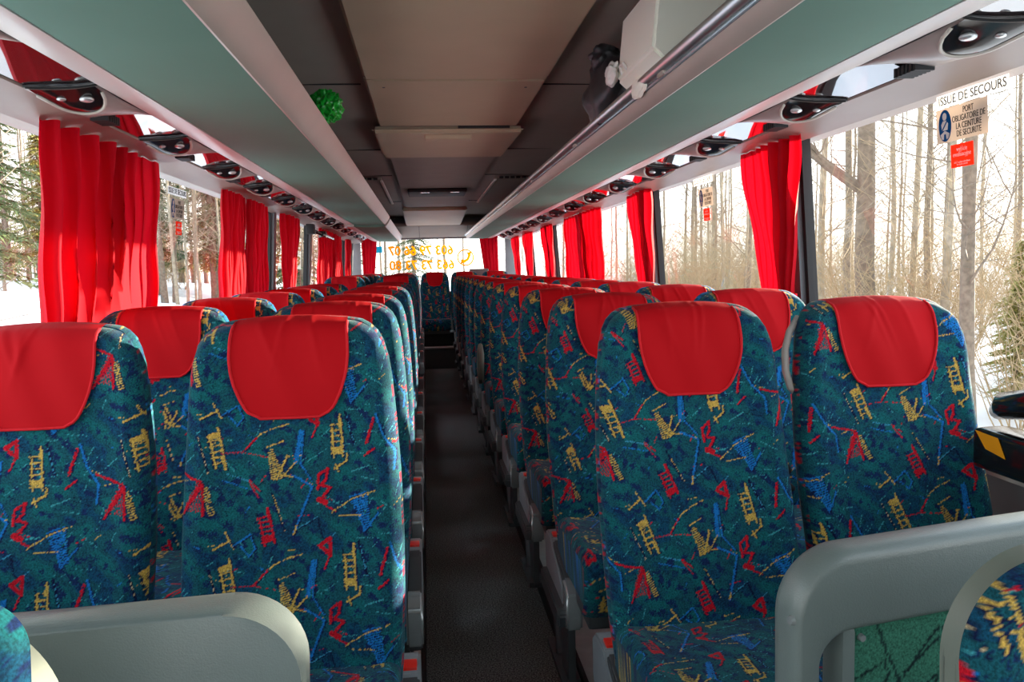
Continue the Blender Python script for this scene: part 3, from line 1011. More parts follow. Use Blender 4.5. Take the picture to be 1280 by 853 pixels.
g = thing('guard_rail', 'grey moulded guard rail with arched opening before the front right seats', 'guard rail', (.500, 1.07, .108), R(10))
Wg, Zt = .80, .895
def arch(bm):
    """outer outline minus inner opening, as a quad strip around the U"""
    outer, inner = [], []
    ro, ri = .095, .050
    lw, th = .040, .125
    outer.append((0, 0)); inner.append((lw, 0))
    for i in range(13):
        a = PI / 2 * i / 12
        outer.append((ro - ro * math.cos(a), Zt - ro + ro * math.sin(a)))
        inner.append((lw + ri * 1.15 - ri * 1.15 * math.cos(a), Zt - th - ri + ri * math.sin(a) + .004))
    outer.append((Wg * .5, Zt + .004)); inner.append((Wg * .5, Zt - th + .008))
    outer.append((Wg, Zt + .006)); inner.append((Wg, Zt - th + .010))
    ys = [(-.028, .006), (-.034, .02), (-.034, .5), (-.028, .98), (.028, .98), (.034, .5), (.034, .02)]
    k = len(outer)
    def ring(i):
        o_, n_ = Vector(outer[i]), Vector(inner[i])
        d = (n_ - o_)
        L_ = d.length; dn = d / L_
        rr = .020
        pts = []
        for a in [PI / 2 * q / 4 for q in range(5)]:
            pts.append((o_ + dn * (rr - rr * math.sin(a)), -.032 + rr - rr * math.cos(a)) if False else (o_ + dn * (rr - rr * math.cos(PI / 2 - a)) if False else o_ + dn * (rr * (1 - math.sin(PI / 2 - a))), -.032 + rr * (1 - math.sin(a))))
        # pts run from outer edge (y=-.012) to front face (y=-.032)
        for a in [PI / 2 * q / 3 for q in range(4)]:
            pts.append((n_ - dn * (.012 * (1 - math.sin(a))), -.032 + .012 * (1 - math.cos(a))))
        back = [(p, -y) for p, y in reversed(pts)]
        return [(p.x, y, p.y) for p, y in pts + back]
    rings = [[bm.verts.new(c) for c in ring(i)] for i in range(k)]
    m_ = len(rings[0])
    for i in range(k - 1):
        for j in range(m_):
            bm.faces.new((rings[i][j], rings[i][(j + 1) % m_], rings[i + 1][(j + 1) % m_], rings[i + 1][j]))
    bm.faces.new(rings[0]); bm.faces.new(rings[-1][::-1])
bm = bmesh.new(); arch(bm)
obj('frame', bm, M['guard'], g, angle=50)
boxo('inner_post', M['guard'], .082, .106, -.024, .024, 0, .775, .008, g)
Xp, Zp_ = np.meshgrid(np.linspace(.104, Wg, 180), np.linspace(0.1, .78, 170))
base = np.array(srgb(64, 128, 108)[:3])
colp = np.tile(base, Xp.shape + (1,)).astype(np.float32)
dk = np.array(srgb(26, 50, 52)[:3])
def pl(pts, wd=.0022):
    for (ax, az), (bx, bz) in zip(pts[:-1], pts[1:]):
        vx, vz = bx - ax, bz - az
        t_ = np.clip(((Xp - ax) * vx + (Zp_ - az) * vz) / (vx * vx + vz * vz), 0, 1)
        dd = np.hypot(Xp - ax - t_ * vx, Zp_ - az - t_ * vz) + .0012 * np.sin(Xp * 900)
        colp[dd < wd] = dk
pl([(.150, .77), (.165, .73), (.20, .66), (.25, .60)]); pl([(.11, .69), (.14, .70), (.165, .71), (.172, .69), (.165, .66)])
pl([(.165, .655), (.20, .68), (.235, .72), (.26, .745), (.30, .745)]); pl([(.10, .62), (.16, .65), (.22, .70), (.27, .735), (.33, .73)])
pl([(.24, .66), (.262, .672), (.258, .648), (.24, .63)]); pl([(.35, .76), (.40, .66), (.47, .70), (.55, .60)])
Pp = np.stack([Xp, 0 * Xp - .014, Zp_], -1)
pm = link_mesh('fabric_panel', grid_mesh('guard_fabric', Pp, M['fabric'], colors=colp), None, g)
pm['label'] = 'green fabric panel with dark scribbled lines'
boxo('backing', M['grey_dark'], .104, Wg, -.010, .014, .1, .78, 0, g)
for (x, z) in ((.120, .755),):
    bm = bmesh.new(); bmesh.ops.create_cone(bm, cap_ends=True, segments=14, radius1=.006, radius2=.005, depth=.006)
    o = obj('screw', bm, M['silver'], g, angle=30); o.rotation_euler = (R(90), 0, 0); o.location = (x, -.018, z)
bm = bmesh.new(); bmesh.ops.create_cone(bm, cap_ends=True, segments=14, radius1=.0075, radius2=.006, depth=.006)
o = obj('screw', bm, M['silver'], g, angle=30); o.rotation_euler = (0, R(-90), 0); o.location = (-.001, -.018, .80)
boxo('tag', M['white'], .031, .041, -.038, -.034, .585, .612, 0, g)

# ------------------------------------------------------------------ crew seats close to the camera
def crew_seat(x, y, z, w_, label, rot, r_=.11, grow=0.0, up=0.0):
    t = thing('crew_seat', label, 'seat', (x, y, .0), rot)
    hw, res = w_ / 2, .003
    zt = z
    rows_ = np.concatenate([np.arange(zt - .55, zt - r_, res * 1.4), zt - r_ + r_ * np.sin(np.linspace(0, PI / 2 * .93, 44 if r_ > .06 else 26))])
    wv = np.where(rows_ < zt - r_, hw, hw - r_ + np.sqrt(np.clip(r_ ** 2 - (rows_ - (zt - r_)) ** 2, 0, 1)))
    nc = 150
    u = np.linspace(-1, 1, nc)
    X = u[None, :] * wv[:, None]; Z = np.repeat(rows_[:, None], nc, 1)
    ed = np.minimum((wv[:, None] - np.abs(X)), (zt - Z) * 1.0 + .0)
    e = np.clip(ed / .035, 0, 1)
    Y = .035 * (1 - np.sqrt(1 - (1 - e) ** 2)) + .10 * (Z - zt)
    P = np.stack([X, Y, Z], -1)
    b = link_mesh('backrest', grid_mesh('crew_back', P, M['fabric'], colors=np.clip(weave(X, Z, .31, .22) * 1.0, 0, 1)), None, t)
    # grey shell behind, slightly larger
    path = []
    hw2, zt2, r2 = hw + grow, zt + up, .12
    path.append((-hw2, zt - .55))
    for i in range(19): a = PI / 2 * i / 18; path.append((-hw2 + r2 - r2 * math.cos(a), zt2 - r2 + r2 * math.sin(a)))
    for i in range(19): a = PI / 2 * i / 18; path.append((hw2 - r2 + r2 * math.sin(a), zt2 - r2 + r2 * math.cos(a)))
    path.append((hw2, zt - .55))
    bm = bmesh.new(); prism(bm, path, 1, .035, .07)
    bmesh.ops.bevel(bm, geom=[e_ for e_ in bm.edges if abs(e_.verts[0].co.y - e_.verts[1].co.y) < 1e-6], offset=.009, segments=3, affect='EDGES')
    obj('back_shell', bm, M['shell'], t, angle=50)
    bm = bmesh.new(); box(bm, -hw, hw, -.36, .03, zt - .66, zt - .55, .03, 4)
    obj('seat_cushion', bm, M['teal_panel'], t, angle=50)
    bm = bmesh.new(); box(bm, -.04, .04, -.2, .0, .0 if x < 0 else 0.13, zt - .64, .008); obj('pedestal', bm, M['grey_dark'], t)
    if x < 0:
        t.children[-1].data.transform(Matrix.Translation((0, 0, .13))); 
    return t
crew_seat(-.572, .72, 1.130, .40, 'teal patterned crew seat back cut off at the lower left corner', R(0), .05, .010, -.02)
crew_seat(.748, .72, 1.102, .42, 'teal patterned crew seat back cut off at the lower right corner', R(0), .11, -.010, .004)

# ------------------------------------------------------------------ curtains
def curtain(name, label, sd, a0, a1, b0, b1, zb=.95, ztie=1.12, tie=False, axis='y', pos=None, folds=None, seed=0, swag=0.0, amp=None):
    """a0,a1: extent at the top along the wall, b0,b1: extent at ztie. axis y = along the side wall, x = across the rear window"""
    rng = random.Random(seed + 11)
    span = a1 - a0
    fo = folds or max(3, int(span / .085))
    nu, nv = fo * 9, 46
    zt = WTOP + (.0 if axis == 'y' else .10)
    t = thing(name, label, 'curtain', (0, 0, 0))
    ph = [rng.uniform(-.5, .5) for _ in range(fo + 2)]
    P = np.zeros((nv, nu, 3))
    amp_ = amp or min(.028, span / fo * .42)
    for i in range(nv):
        v = i / (nv - 1); z = zt + (zb - zt) * v
        k = min(1.0, (zt - z) / (zt - ztie))
        k = k * k * (3 - 2 * k) if tie else k
        if tie and z < ztie:
            k = 1 - .45 * (ztie - z) / max(.01, ztie - zb)
        l = a0 + (b0 - a0) * k; r = a1 + (b1 - a1) * k
        for j in range(nu):
            u = j / (nu - 1)
            q = u * fo
            f = int(q); s = ph[f] * (1 - (q - f)) + ph[f + 1] * (q - f)
            uu = u + .35 / fo * math.sin(2 * PI * q + s + 1.2 * v) * .6
            along = l + (r - l) * uu
            am = amp_ * (.55 + .45 * math.sin(3.1 * s + 5 * u + 2 * v)) * (1 - .35 * k if tie else 1)
            dep = am * math.sin(2 * PI * (q + swag * v * math.sin(u * 3)) + s * 1.5)
            dep += .004 * math.sin(17 * v + 9 * u)
            if axis == 'y':
                x = XM + sd * (1.27 - .06 * (z - SILL) / (WTOP - SILL) - .040 + dep * 1.0)
                P[i, j] = (x, along, z)
            else:
                P[i, j] = (along, pos + dep, z)
    link_mesh('drape', grid_mesh('drape', P, M['curtain']), None, t)
    if tie:
        c = (b0 + b1) / 2; hw = (b1 - b0) / 2 + .012
        bm = bmesh.new()
        pts = []
        xw = XM + sd * (1.27 - .06 * (ztie - SILL) / (WTOP - SILL) - .040)
        for a in [2 * PI * i / 16 for i in range(17)]:
            if axis == 'y': pts.append((xw + .036 * math.sin(a), c + hw * math.cos(a), ztie + .0))
            else: pts.append((c + hw * math.cos(a), pos + .034 * math.sin(a), ztie))
        prev = None
        for (x, y, z) in pts:
            a_, b_ = bm.verts.new((x, y, z - .012)), bm.verts.new((x, y, z + .012))
            if prev: bm.faces.new((prev[0], a_, b_, prev[1]))
            prev = (a_, b_)
        obj('tieback', bm, M['hem_red'], t, smooth=True)
    return t
curtain('curtain', 'wide red curtain hanging at the front left window', -1, 2.33, 3.32, 2.34, 3.30, folds=8, seed=1, swag=.9, amp=.032)
curtain('curtain', 'dark red curtain half in front of the second left window pillar', -1, 4.30, 4.84, 4.30, 4.86, folds=7, seed=2)
curtain('curtain', 'red curtain just behind the second left window pillar', -1, 4.87, 5.52, 4.88, 5.50, folds=7, seed=3)
curtain('curtain', 'bright red tied curtain before the left side door', -1, 6.05, 6.9, 6.2, 6.65, tie=True, folds=6, ztie=1.20, seed=4)
curtain('curtain', 'red curtain just behind the left side door', -1, 8.1, 10.2, 8.1, 10.6, folds=13, seed=5)
curtain('curtain', 'narrow red curtain at the far left window before the rear corner', -1, 10.9, 11.6, 11.0, 11.5, tie=True, folds=6, seed=6, ztie=1.22)
curtain('curtain', 'red tied curtain at the nearest right window pillar', 1, 2.72, 3.26, 2.84, 3.12, tie=True, folds=7, seed=7, ztie=1.285, amp=.03)
curtain('curtain', 'narrow red tied curtain at the second right window pillar', 1, 4.62, 5.16, 4.68, 5.02, tie=True, folds=6, seed=8, ztie=1.27)
curtain('curtain', 'wide red curtain at the third right window pillar', 1, 6.0, 7.55, 6.02, 7.6, folds=11, seed=9, swag=.6)
curtain('curtain', 'red tied curtain at the fourth right window pillar', 1, 8.25, 9.1, 8.35, 8.8, tie=True, folds=6, seed=10, ztie=1.25)
curtain('curtain', 'red tied curtain at the fifth right window pillar', 1, 9.9, 10.8, 10.1, 10.6, tie=True, folds=6, seed=12, ztie=1.25)
curtain('curtain', 'red tied curtain at the right window before the rear corner', 1, 11.3, 12.2, 11.4, 11.9, tie=True, folds=6, seed=13, ztie=1.25)
curtain('curtain', 'red curtain at the left edge of the rear window', 1, -.97, -.72, -.96, -.80, axis='x', pos=12.72, folds=5, seed=14, ztie=1.2)
curtain('curtain', 'red curtain at the right edge of the rear window', 1, .86, 1.16, .95, 1.16, axis='x', pos=12.72, folds=5, seed=15, ztie=1.2)

# door mechanism on the left
t = thing('door_arm', 'black door closing arm above the left side door', 'door mechanism', (-1.0, 7.7, 1.80))
bm = bmesh.new(); tube(bm, [(0, -.3, .0), (.03, .2, -.02), (.05, .9, -.035)], .018, 8); obj('arm', bm, M['black_gloss'], t, smooth=True)
boxo('bracket', M['black'], -.04, .03, -.36, -.26, -.04, .05, .006, t)
boxo('hinge', M['black_gloss'], .0, .07, .16, .27, -.05, .01, .006, t)

# ------------------------------------------------------------------ writing on the windows
def wall_tag(name, label, cat, sd, y, z):
    """flat thing on the inner face of the side glass, facing inwards; local X runs along the reading direction"""
    t = thing(name, label, cat)
    x = XM + sd * (1.27 - .06 * (z - SILL) / (WTOP - SILL) + .034)
    lean = math.atan(.06 / .94)
    # facing inwards: normal = -sd X ; reading direction (local x) as seen from inside
    ex = Vector((0, 1, 0)) if sd < 0 else Vector((0, -1, 0))
    ez = Vector((-sd * math.sin(lean), 0, math.cos(lean)))
    ny = ex.cross(ez)        # local z (towards viewer) = ex x ez
    m = Matrix((ex, ez, ny)).transposed().to_4x4()
    t.matrix_world = Matrix.Translation((x, y, z)) @ m
    return t
def flat(bm_pts, name, m, parent, z=0.0, th=.0006):
    bm = bmesh.new(); prism(bm, bm_pts, 2, z, z + th)
    return obj(name, bm, M[m], parent)
def rect(w_, h_, cx=0, cy=0): return [(cx - w_ / 2, cy - h_ / 2), (cx + w_ / 2, cy - h_ / 2), (cx + w_ / 2, cy + h_ / 2), (cx - w_ / 2, cy + h_ / 2)]
def belt_sign(sd, y, z, label):
    t = wall_tag('seatbelt_sign', label, 'sign', sd, y, z)
    flat(rect(.20, .090), 'plate', 'sticker_grey', t)
    flat([(-.064 + .026 * math.cos(a), -.0 + .042 * math.sin(a)) for a in [2 * PI * i / 28 for i in range(28)]], 'disc', 'sticker_blue', t, .0007)
    fig = flat([(-.064 + .0085 * math.cos(a), .024 + .010 * math.sin(a)) for a in [2 * PI * i / 16 for i in range(16)]], 'figure_head', 'white', t, .0014)
    flat([(-.075, -.012), (-.078, .004), (-.071, .013), (-.057, .013), (-.050, .004), (-.053, -.012)], 'figure_body', 'white', t, .0014)
    flat([(-.082, -.022), (-.064, -.013), (-.046, -.022), (-.051, -.034), (-.058, -.036), (-.060, -.022), (-.068, -.022), (-.070, -.036), (-.077, -.034)], 'figure_legs', 'white', t, .0014)
    flat([(-.055, .012), (-.052, .010), (-.072, -.012), (-.075, -.010)], 'figure_belt', 'sticker_blue', t, .0021)
    me = text_mesh('PORT\nOBLIGATOIRE DE\nLA CEINTURE\nDE SECURITE', .0225, M['ink'], space=.86)
    for v in me.vertices: v.co.x = v.co.x * .72 + .029; v.co.z += .0010
    link_mesh('lettering', me, None, t)
    r = wall_tag('exit_sticker', label.replace('grey seat belt notice', 'orange red exit sticker').replace('reading PORT OBLIGATOIRE', 'below the belt notice'), 'sticker', sd, y + (-.0 if sd > 0 else 0.02), z - .085)
    flat(rect(.088, .060), 'plate', 'sticker_red', r)
    me = text_mesh('wyjście\newakuacyjne', .0170, M['white'], space=.8)
    for v in me.vertices: v.co.x *= .82; v.co.y += .010; v.co.z += .0010
    link_mesh('lettering', me, None, r)
    me = text_mesh('zbić szybę młotkiem\nw razie awarii', .0075, M['white'], space=.8)
    for v in me.vertices: v.co.y -= .020; v.co.z += .0010
    link_mesh('small_lettering', me, None, r)
def exit_text(sd, y, z, label):
    t = wall_tag('exit_lettering', label, 'lettering', sd, y, z)
    flat(rect(.27, .034), 'clear_strip', 'sticker_white', t)
    me = text_mesh('ISSUE DE SECOURS', .032, M['ink'], bold=.0003)
    for v in me.vertices: v.co.x *= .95; v.co.z += .0010
    link_mesh('lettering', me, None, t)
belt_sign(1, 1.985, 1.768, 'grey seat belt notice reading PORT OBLIGATOIRE on the nearest right window')
exit_text(1, 1.945, 1.832, 'white ISSUE DE SECOURS lettering strip on the nearest right window')
belt_sign(1, 3.90, 1.742, 'grey seat belt notice reading PORT OBLIGATOIRE on the second right window')
exit_text(1, 3.93, 1.828, 'white ISSUE DE SECOURS lettering strip on the second right window')
belt_sign(-1, 3.80, 1.72, 'grey seat belt notice reading PORT OBLIGATOIRE on the left window behind the wide curtain')
exit_text(-1, 3.80, 1.795, 'white ISSUE DE SECOURS lettering strip on the left window behind the wide curtain')

# phone number on the rear window, read from outside
def rear_text(s, x, z, size, name, label):
    me = text_mesh(s, size, M['amber'], bold=.006, extrude=.0008)
    o = link_mesh(name, me)
    o.matrix_world = Matrix.Translation((x, YB + .015, z)) @ Matrix(((-1, 0, 0, 0), (0, 0, 1, 0), (0, 1, 0, 0), (0, 0, 0, 1)))
    tag(o, label, 'lettering')
    xs_ = [v.co.x for v in me.vertices]; wd = max(xs_) - min(xs_)
    for v in me.vertices: v.co.x *= 1.03 / wd
    return o
rear_text('603 79 66 07', -.05, 1.715, .20, 'phone_number', 'upper mirrored yellow phone number 603 79 66 07 on rear window')
rear_text('663 73 73 80', -.04, 1.485, .20, 'phone_number', 'lower mirrored yellow phone number 663 73 73 80 on rear window')
t = thing('phone_emblem', 'yellow telephone receiver in a ring on the rear window', 'emblem', (.655, YB + .005, 1.595))
bm = bmesh.new(); tube(bm, [(.125 * math.cos(a), 0, .125 * math.sin(a)) for a in [2 * PI * i / 32 for i in range(33)]], .011, 6, cap=False); obj('ring', bm, M['amber'], t)
bm = bmesh.new()
tube(bm, [(.055, 0, .085), (.062, 0, .03), (.035, 0, -.03), (-.02, 0, -.062), (-.075, 0, -.06)], [.036, .022, .020, .024, .040], 8)
for v in bm.verts: v.co.y *= .15
obj('receiver', bm, M['amber'], t, smooth=True)
o = boxo('rear_sticker', M['cyan'], -.76, -.66, YB + .012, YB + .016, 1.70, 1.80, 0)
tag(o, 'small cyan square sticker at the upper left of the rear window', 'sticker')
o = boxo('rear_box', M['wall_grey'], .70, 1.0, 12.62, 12.80, 1.06, 1.41, .02)
tag(o, 'grey box standing in the rear right corner below the curtain', 'box')

# ------------------------------------------------------------------ things lying about
def lump(name, m, size, amp, freq, seed, sub=4, parent=None, smooth=False):
    bm = bmesh.new(); bmesh.ops.create_icosphere(bm, subdivisions=sub, radius=1)
    for v in bm.verts:
        n_ = v.co.normalized()
        d = mnoise.noise(n_ * freq + Vector((seed, 0, 0))) + .5 * abs(mnoise.noise(n_ * freq * 2.3 + Vector((0, seed, 0))))
        v.co = n_ * (1 + amp * d)
        v.co.x *= size[0]; v.co.y *= size[1]; v.co.z *= size[2]
    return obj(name, bm, m, parent, smooth=smooth)
o = lump('green_bow', M['green_foil'], (.056, .056, .056), .35, 4.5, 3)
o.location = (-.345, 3.1, H + .612)
tag(o, 'crumpled bright green foil ball on the left luggage rack edge', 'foil ball')
t = thing('dark_bag', 'dark grey crumpled plastic bag behind the chrome rail on the right rack', 'bag', (.715, 2.95, H + .515))
o = lump('body', M['dark_bag'], (.095, .20, .125), .28, 1.9, 9, parent=t, smooth=True); o.location = (0, 0, .12)
o = lump('knot', M['dark_bag'], (.05, .06, .045), .35, 2.2, 4, 4, parent=t, smooth=True); o.location = (-.045, -.05, .225)
t = thing('white_carton', 'off-white folded plastic box leaning over the chrome rail on right rack', 'box', (.74, 2.38, H + .53))
bm = bmesh.new(); prism(bm, [(-.075, .0), (-.12, .04), (-.10, .23), (.04, .235), (.12, .13), (.10, .0)], 1, -.25, .14)
bmesh.ops.bevel(bm, geom=list(bm.edges), offset=.008, segments=2, affect='EDGES')
o = obj('body', bm, M['carton'], t, angle=40)
bm = bmesh.new(); tube(bm, [(-.118, .02, .05), (-.128, .03, .07), (-.128, .07, .07), (-.118, .08, .05)], .005, 6); obj('latch', bm, M['white'], t)
o = lump('wrapper', M['white'], (.016, .06, .035), .35, 2.0, 6, 4, parent=t, smooth=True); o.location = (-.13, .17, .07)
o = lump('hanging_flap', M['carton'], (.012, .07, .03), .3, 2, 5, 3, parent=t); o.location = (-.095, -.02, -.012)

t = thing('puffer_jacket', 'black quilted jacket seen in the gap between the two front right seats', 'jacket', (.90, 2.12, -.075))
for k_ in range(5):
    bm = bmesh.new(); bmesh.ops.create_icosphere(bm, subdivisions=3, radius=1)
    for v in bm.verts:
        c_ = v.co
        d = 1 + .18 * mnoise.noise(c_ * 3 + Vector((k_, 0, 0)))
        v.co = Vector((c_.x * .105, c_.y * .05, c_.z * .036)) * d
    o = obj('quilt_band', bm, M['jacket'], t, smooth=True); o.location = (.01 * (k_ % 2), 0, .91 - .05 * k_)

t = thing('black_case', 'black plastic case with yellow sticker on the ledge of the nearest right window', 'case', (1.315, 1.70, SILL + .006))
bm = bmesh.new(); box(bm, -.06, .035, -.75, .02, .0, .098, .025, 4); obj('body', bm, M['black_gloss'], t, angle=50)
bm = bmesh.new(); tube(bm, [(-.01, .0, .130), (-.01, -.03, .152), (-.01, -.12, .17), (-.01, -.4, .175), (-.01, -.7, .165), (-.01, -.73, .09)], [.018, .032, .036, .036, .034, .03], 12); obj('handle', bm, M['black_gloss'], t, smooth=True)
bm = bmesh.new()
vs = [bm.verts.new(v) for v in ((-.0615, .0, .092), (-.0615, -.075, .088), (-.0615, -.10, .045), (-.0615, -.035, .055))]
bm.faces.new(vs)
obj('sticker', bm, M['yellow'], t)

# ------------------------------------------------------------------ outside: snow ground and forest
GZ = -1.05
gx = np.concatenate([np.linspace(-110, -12, 30), np.linspace(-11, 11, 45), np.linspace(12, 110, 30)])
gy = np.concatenate([np.linspace(-40, -2, 14), np.linspace(-1, 40, 60), np.linspace(42, 140, 30)])
GX, GY = np.meshgrid(gx, gy)
def gh(x, y):
    d = np.maximum(0, np.abs(x - .15) - 3)
    rise = np.where(x < 0, .21 * np.minimum(d, 8) + .03 * np.maximum(d - 8, 0), 0.0)
    return GZ + rise + .18 * np.sin(x * .9 + y * .3) * np.clip(d / 4, 0, 1) + .015 * d + .15 * np.sin(y * .5 + 1) * np.clip(d / 4, 0, 1)
gr = struct(link_mesh('ground', grid_mesh('ground', np.stack([GX, GY, gh(GX, GY)], -1), M['snow'], flip=False)))
gr['label'] = 'snow covered forest ground'

M['bark'] = mat('bark', srgb(112, 98, 84), 0.9, noise=.3, scale=14, bump=.8, bscale=40)
M['bark_pale'] = mat('bark_pale', srgb(140, 128, 110), 0.9, noise=.3, scale=10, bump=.8, bscale=40)
M['twig'] = mat('twig', srgb(150, 130, 100), 0.9, noise=.2, scale=8)
M['needle'] = mat('needle', srgb(78, 98, 60), 0.8, noise=.35, scale=5)
M['needle_yellow'] = mat('needle_yellow', srgb(136, 134, 70), 0.8, noise=.35, scale=5)

def branch(bm, rng, p, d, L_, r, depth, seg=4, droop=0.0, kids=5):
    n_ = 5
    pts = [Vector(p)]; dd = Vector(d).normalized()
    for i in range(n_):
        dd = (dd + Vector((rng.uniform(-1, 1), rng.uniform(-1, 1), rng.uniform(-.6, 1) - droop)) * .16).normalized()
        pts.append(pts[-1] + dd * L_ / n_)
    rs = [max(.0025, r * (1 - .8 * i / n_)) for i in range(n_ + 1)]
    tube(bm, pts, rs, seg if depth else 3, cap=False)
    if depth > 0:
        for k in range(kids):
            i = rng.randint(1, n_)
            a = rng.uniform(0, 2 * PI)
            side = Vector((math.cos(a), math.sin(a), rng.uniform(-.1, .9))).normalized()
            branch(bm, rng, pts[i], dd * .35 + side * .8, L_ * rng.uniform(.35, .6), r * .45, depth - 1, 3, droop, max(3, kids - 1))
def bare_tree(seed, h, r, low=.3, fork=None):
    rng = random.Random(seed)
    bm = bmesh.new()
    pts = [Vector((0, 0, -.3))]; x = y = 0
    n_ = 12
    for i in range(1, n_ + 1):
        x += rng.uniform(-.05, .05) * h / 12; y += rng.uniform(-.05, .05) * h / 12
        pts.append(Vector((x, y, h * i / n_)))
    tube(bm, pts, [r * (1.15 if i == 0 else 1) * (1 - .85 * i / n_) + .008 for i in range(n_ + 1)], 8, cap=False)
    tw = bmesh.new()
    for k in range(44):
        z = rng.uniform(low, .97); i = min(n_ - 1, int(z * n_)); f = z * n_ - i
        p = pts[i].lerp(pts[i + 1], f); a = rng.uniform(0, 2 * PI)
        branch(tw, rng, p, (math.cos(a), math.sin(a), rng.uniform(.1, 1.0)), h * rng.uniform(.08, .20) * (1.25 - z * .6), r * .22 * (1.1 - z * .7), 2, 4, 0, 4)
    if fork:
        branch(tw, rng, pts[int(n_ * fork[0])], fork[1], fork[2], r * .55, 2, 7, 0, 7)
    return bm, tw
def bare_thing(seed, h, r, label, mname, **kw):
    t = thing('bare_tree', label, 'tree', (0, 0, 0))
    a, b = bare_tree(seed, h, r, **kw)
    obj('trunk', a, M[mname], t, smooth=True); o = obj('branches', b, M[mname], t)
    return t
def conifer(seed, h, label, m='needle'):
    rng = random.Random(seed)
    t = thing('conifer', label, 'tree', (0, 0, 0))
    bm = bmesh.new(); tube(bm, [(0, 0, -.3), (.03, 0, h * .5), (0, 0, h)], [h * .016, h * .01, .01], 7, cap=False)
    obj('trunk', bm, M['bark'], t, smooth=True)
    verts, faces = [], []
    nb = 150
    for k in range(nb):
        z = h * (.16 + .82 * (k / nb)); R0 = h * .24 * (1 - (k / nb)) ** .8 + .15
        a = rng.uniform(0, 2 * PI); dx, dy = math.cos(a), math.sin(a)
        Lb = R0 * rng.uniform(.65, 1.1)
        ns = int(10 + Lb * 12)
        for s in range(ns):
            f = (s + .5) / ns
            px, py, pz = dx * Lb * f, dy * Lb * f, z - .35 * Lb * f ** 1.4 + .1 * Lb * f
            for q in range(3):
                a2 = a + rng.uniform(-1.5, 1.5); l2 = rng.uniform(.12, .30) * (1.1 - .5 * f)
                ex, ey, ez = math.cos(a2) * l2, math.sin(a2) * l2, rng.uniform(-.8, .25) * l2
                w2 = .018
                i0 = len(verts)
                verts += [(px - ey * w2 / l2 * 1.5, py + ex * w2 / l2 * 1.5, pz), (px + ey * w2 / l2 * 1.5, py - ex * w2 / l2 * 1.5, pz + .02), (px + ex, py + ey, pz + ez)]
                faces.append((i0, i0 + 1, i0 + 2))
    me = bpy.data.meshes.new('needles'); me.from_pydata(verts, [], faces)
    o = link_mesh('needles', me, M[m], t); o['kind'] = 'stuff'
    return t
def shrub(seed, h, label, n_=26):
    rng = random.Random(seed)
    t = thing('shrub', label, 'shrub')
    bm = bmesh.new()
    for k in range(n_):
        a = rng.uniform(0, 2 * PI)
        branch(bm, rng, (rng.uniform(-.3, .3), rng.uniform(-.3, .3), -.1), (math.cos(a) * .55, math.sin(a) * .55, 1.2), h * rng.uniform(.6, 1.0), .012, 2, 3, 0, 5)
    obj('twigs', bm, M['twig'], t)['kind'] = 'stuff'
    return t

protos = [bare_thing(21, 12, .085, 'x', 'bark'), bare_thing(22, 11, .065, 'x', 'bark_pale', low=.2), bare_thing(23, 13, .10, 'x', 'bark', low=.15), bare_thing(24, 10, .045, 'x', 'bark_pale', low=.12)]
con_p = [conifer(31, 9, 'x'), conifer(32, 6, 'x', 'needle_yellow')]
shr_p = [shrub(41, 3.0, 'x'), shrub(42, 2.2, 'x', 22)]
used_p = set()
def where(x, y):
    dist = 'close' if y < 20 else ('mid-distance' if y < 34 else ('distant' if y < 46 else 'farthest'))
    if abs(x) / y < .09: return dist, 'in the rear window'
    sd_ = 1 if x > 0 else -1
    yc = (1.4 if x > 0 else 1.1) * y / abs(x)
    ps = POSTS_R if x > 0 else POSTS_L
    k = sum(1 for q in ps[1:] if q < yc)
    return dist, 'in the %s %s window' % (['front', 'nearest', 'second', 'third', 'fourth', 'fifth', 'sixth', 'seventh', 'eighth', 'ninth'][min(k, 9)], 'right' if x > 0 else 'left')
VAR = {}
def put(p, x, y, label, group, s=1.0, rz=None):
    if group and ('woods' in label or 'forest' in label or 'rear window' in label or 'of the coach' in label):
        d_, w_ = where(x, y)
        kind_ = {'bare_tree': 'bare tree', 'conifer': 'green conifer', 'shrub': 'brown leafless shrub'}[p.name.split('.')[0]]
        adj = {'bare_tree': 'dark ', 'bare_tree.001': 'pale slender ', 'bare_tree.002': 'thicker dark ', 'bare_tree.003': 'thin pale ', 'conifer.001': 'yellowish '}.get(p.name, '')
        if p.name == 'shrub.001': adj = 'low '
        label = (d_ + ' ' + adj + kind_).replace('yellowish green', 'yellowish') + ' ' + w_
        group = kind_ + 's ' + w_
    loc = (x, y, float(gh(np.float64(x), np.float64(y))))
    rz = random.uniform(0, 6.28) if rz is None else rz
    if p.name not in used_p:
        used_p.add(p.name); o = p; o.location = loc; o.rotation_euler = (0, 0, rz); o.scale = (s, s, s); o['label'] = label
    else:
        o = dup(p, loc, label, (0, 0, rz), (s, s, s))
    if group: o['group'] = group
    return o
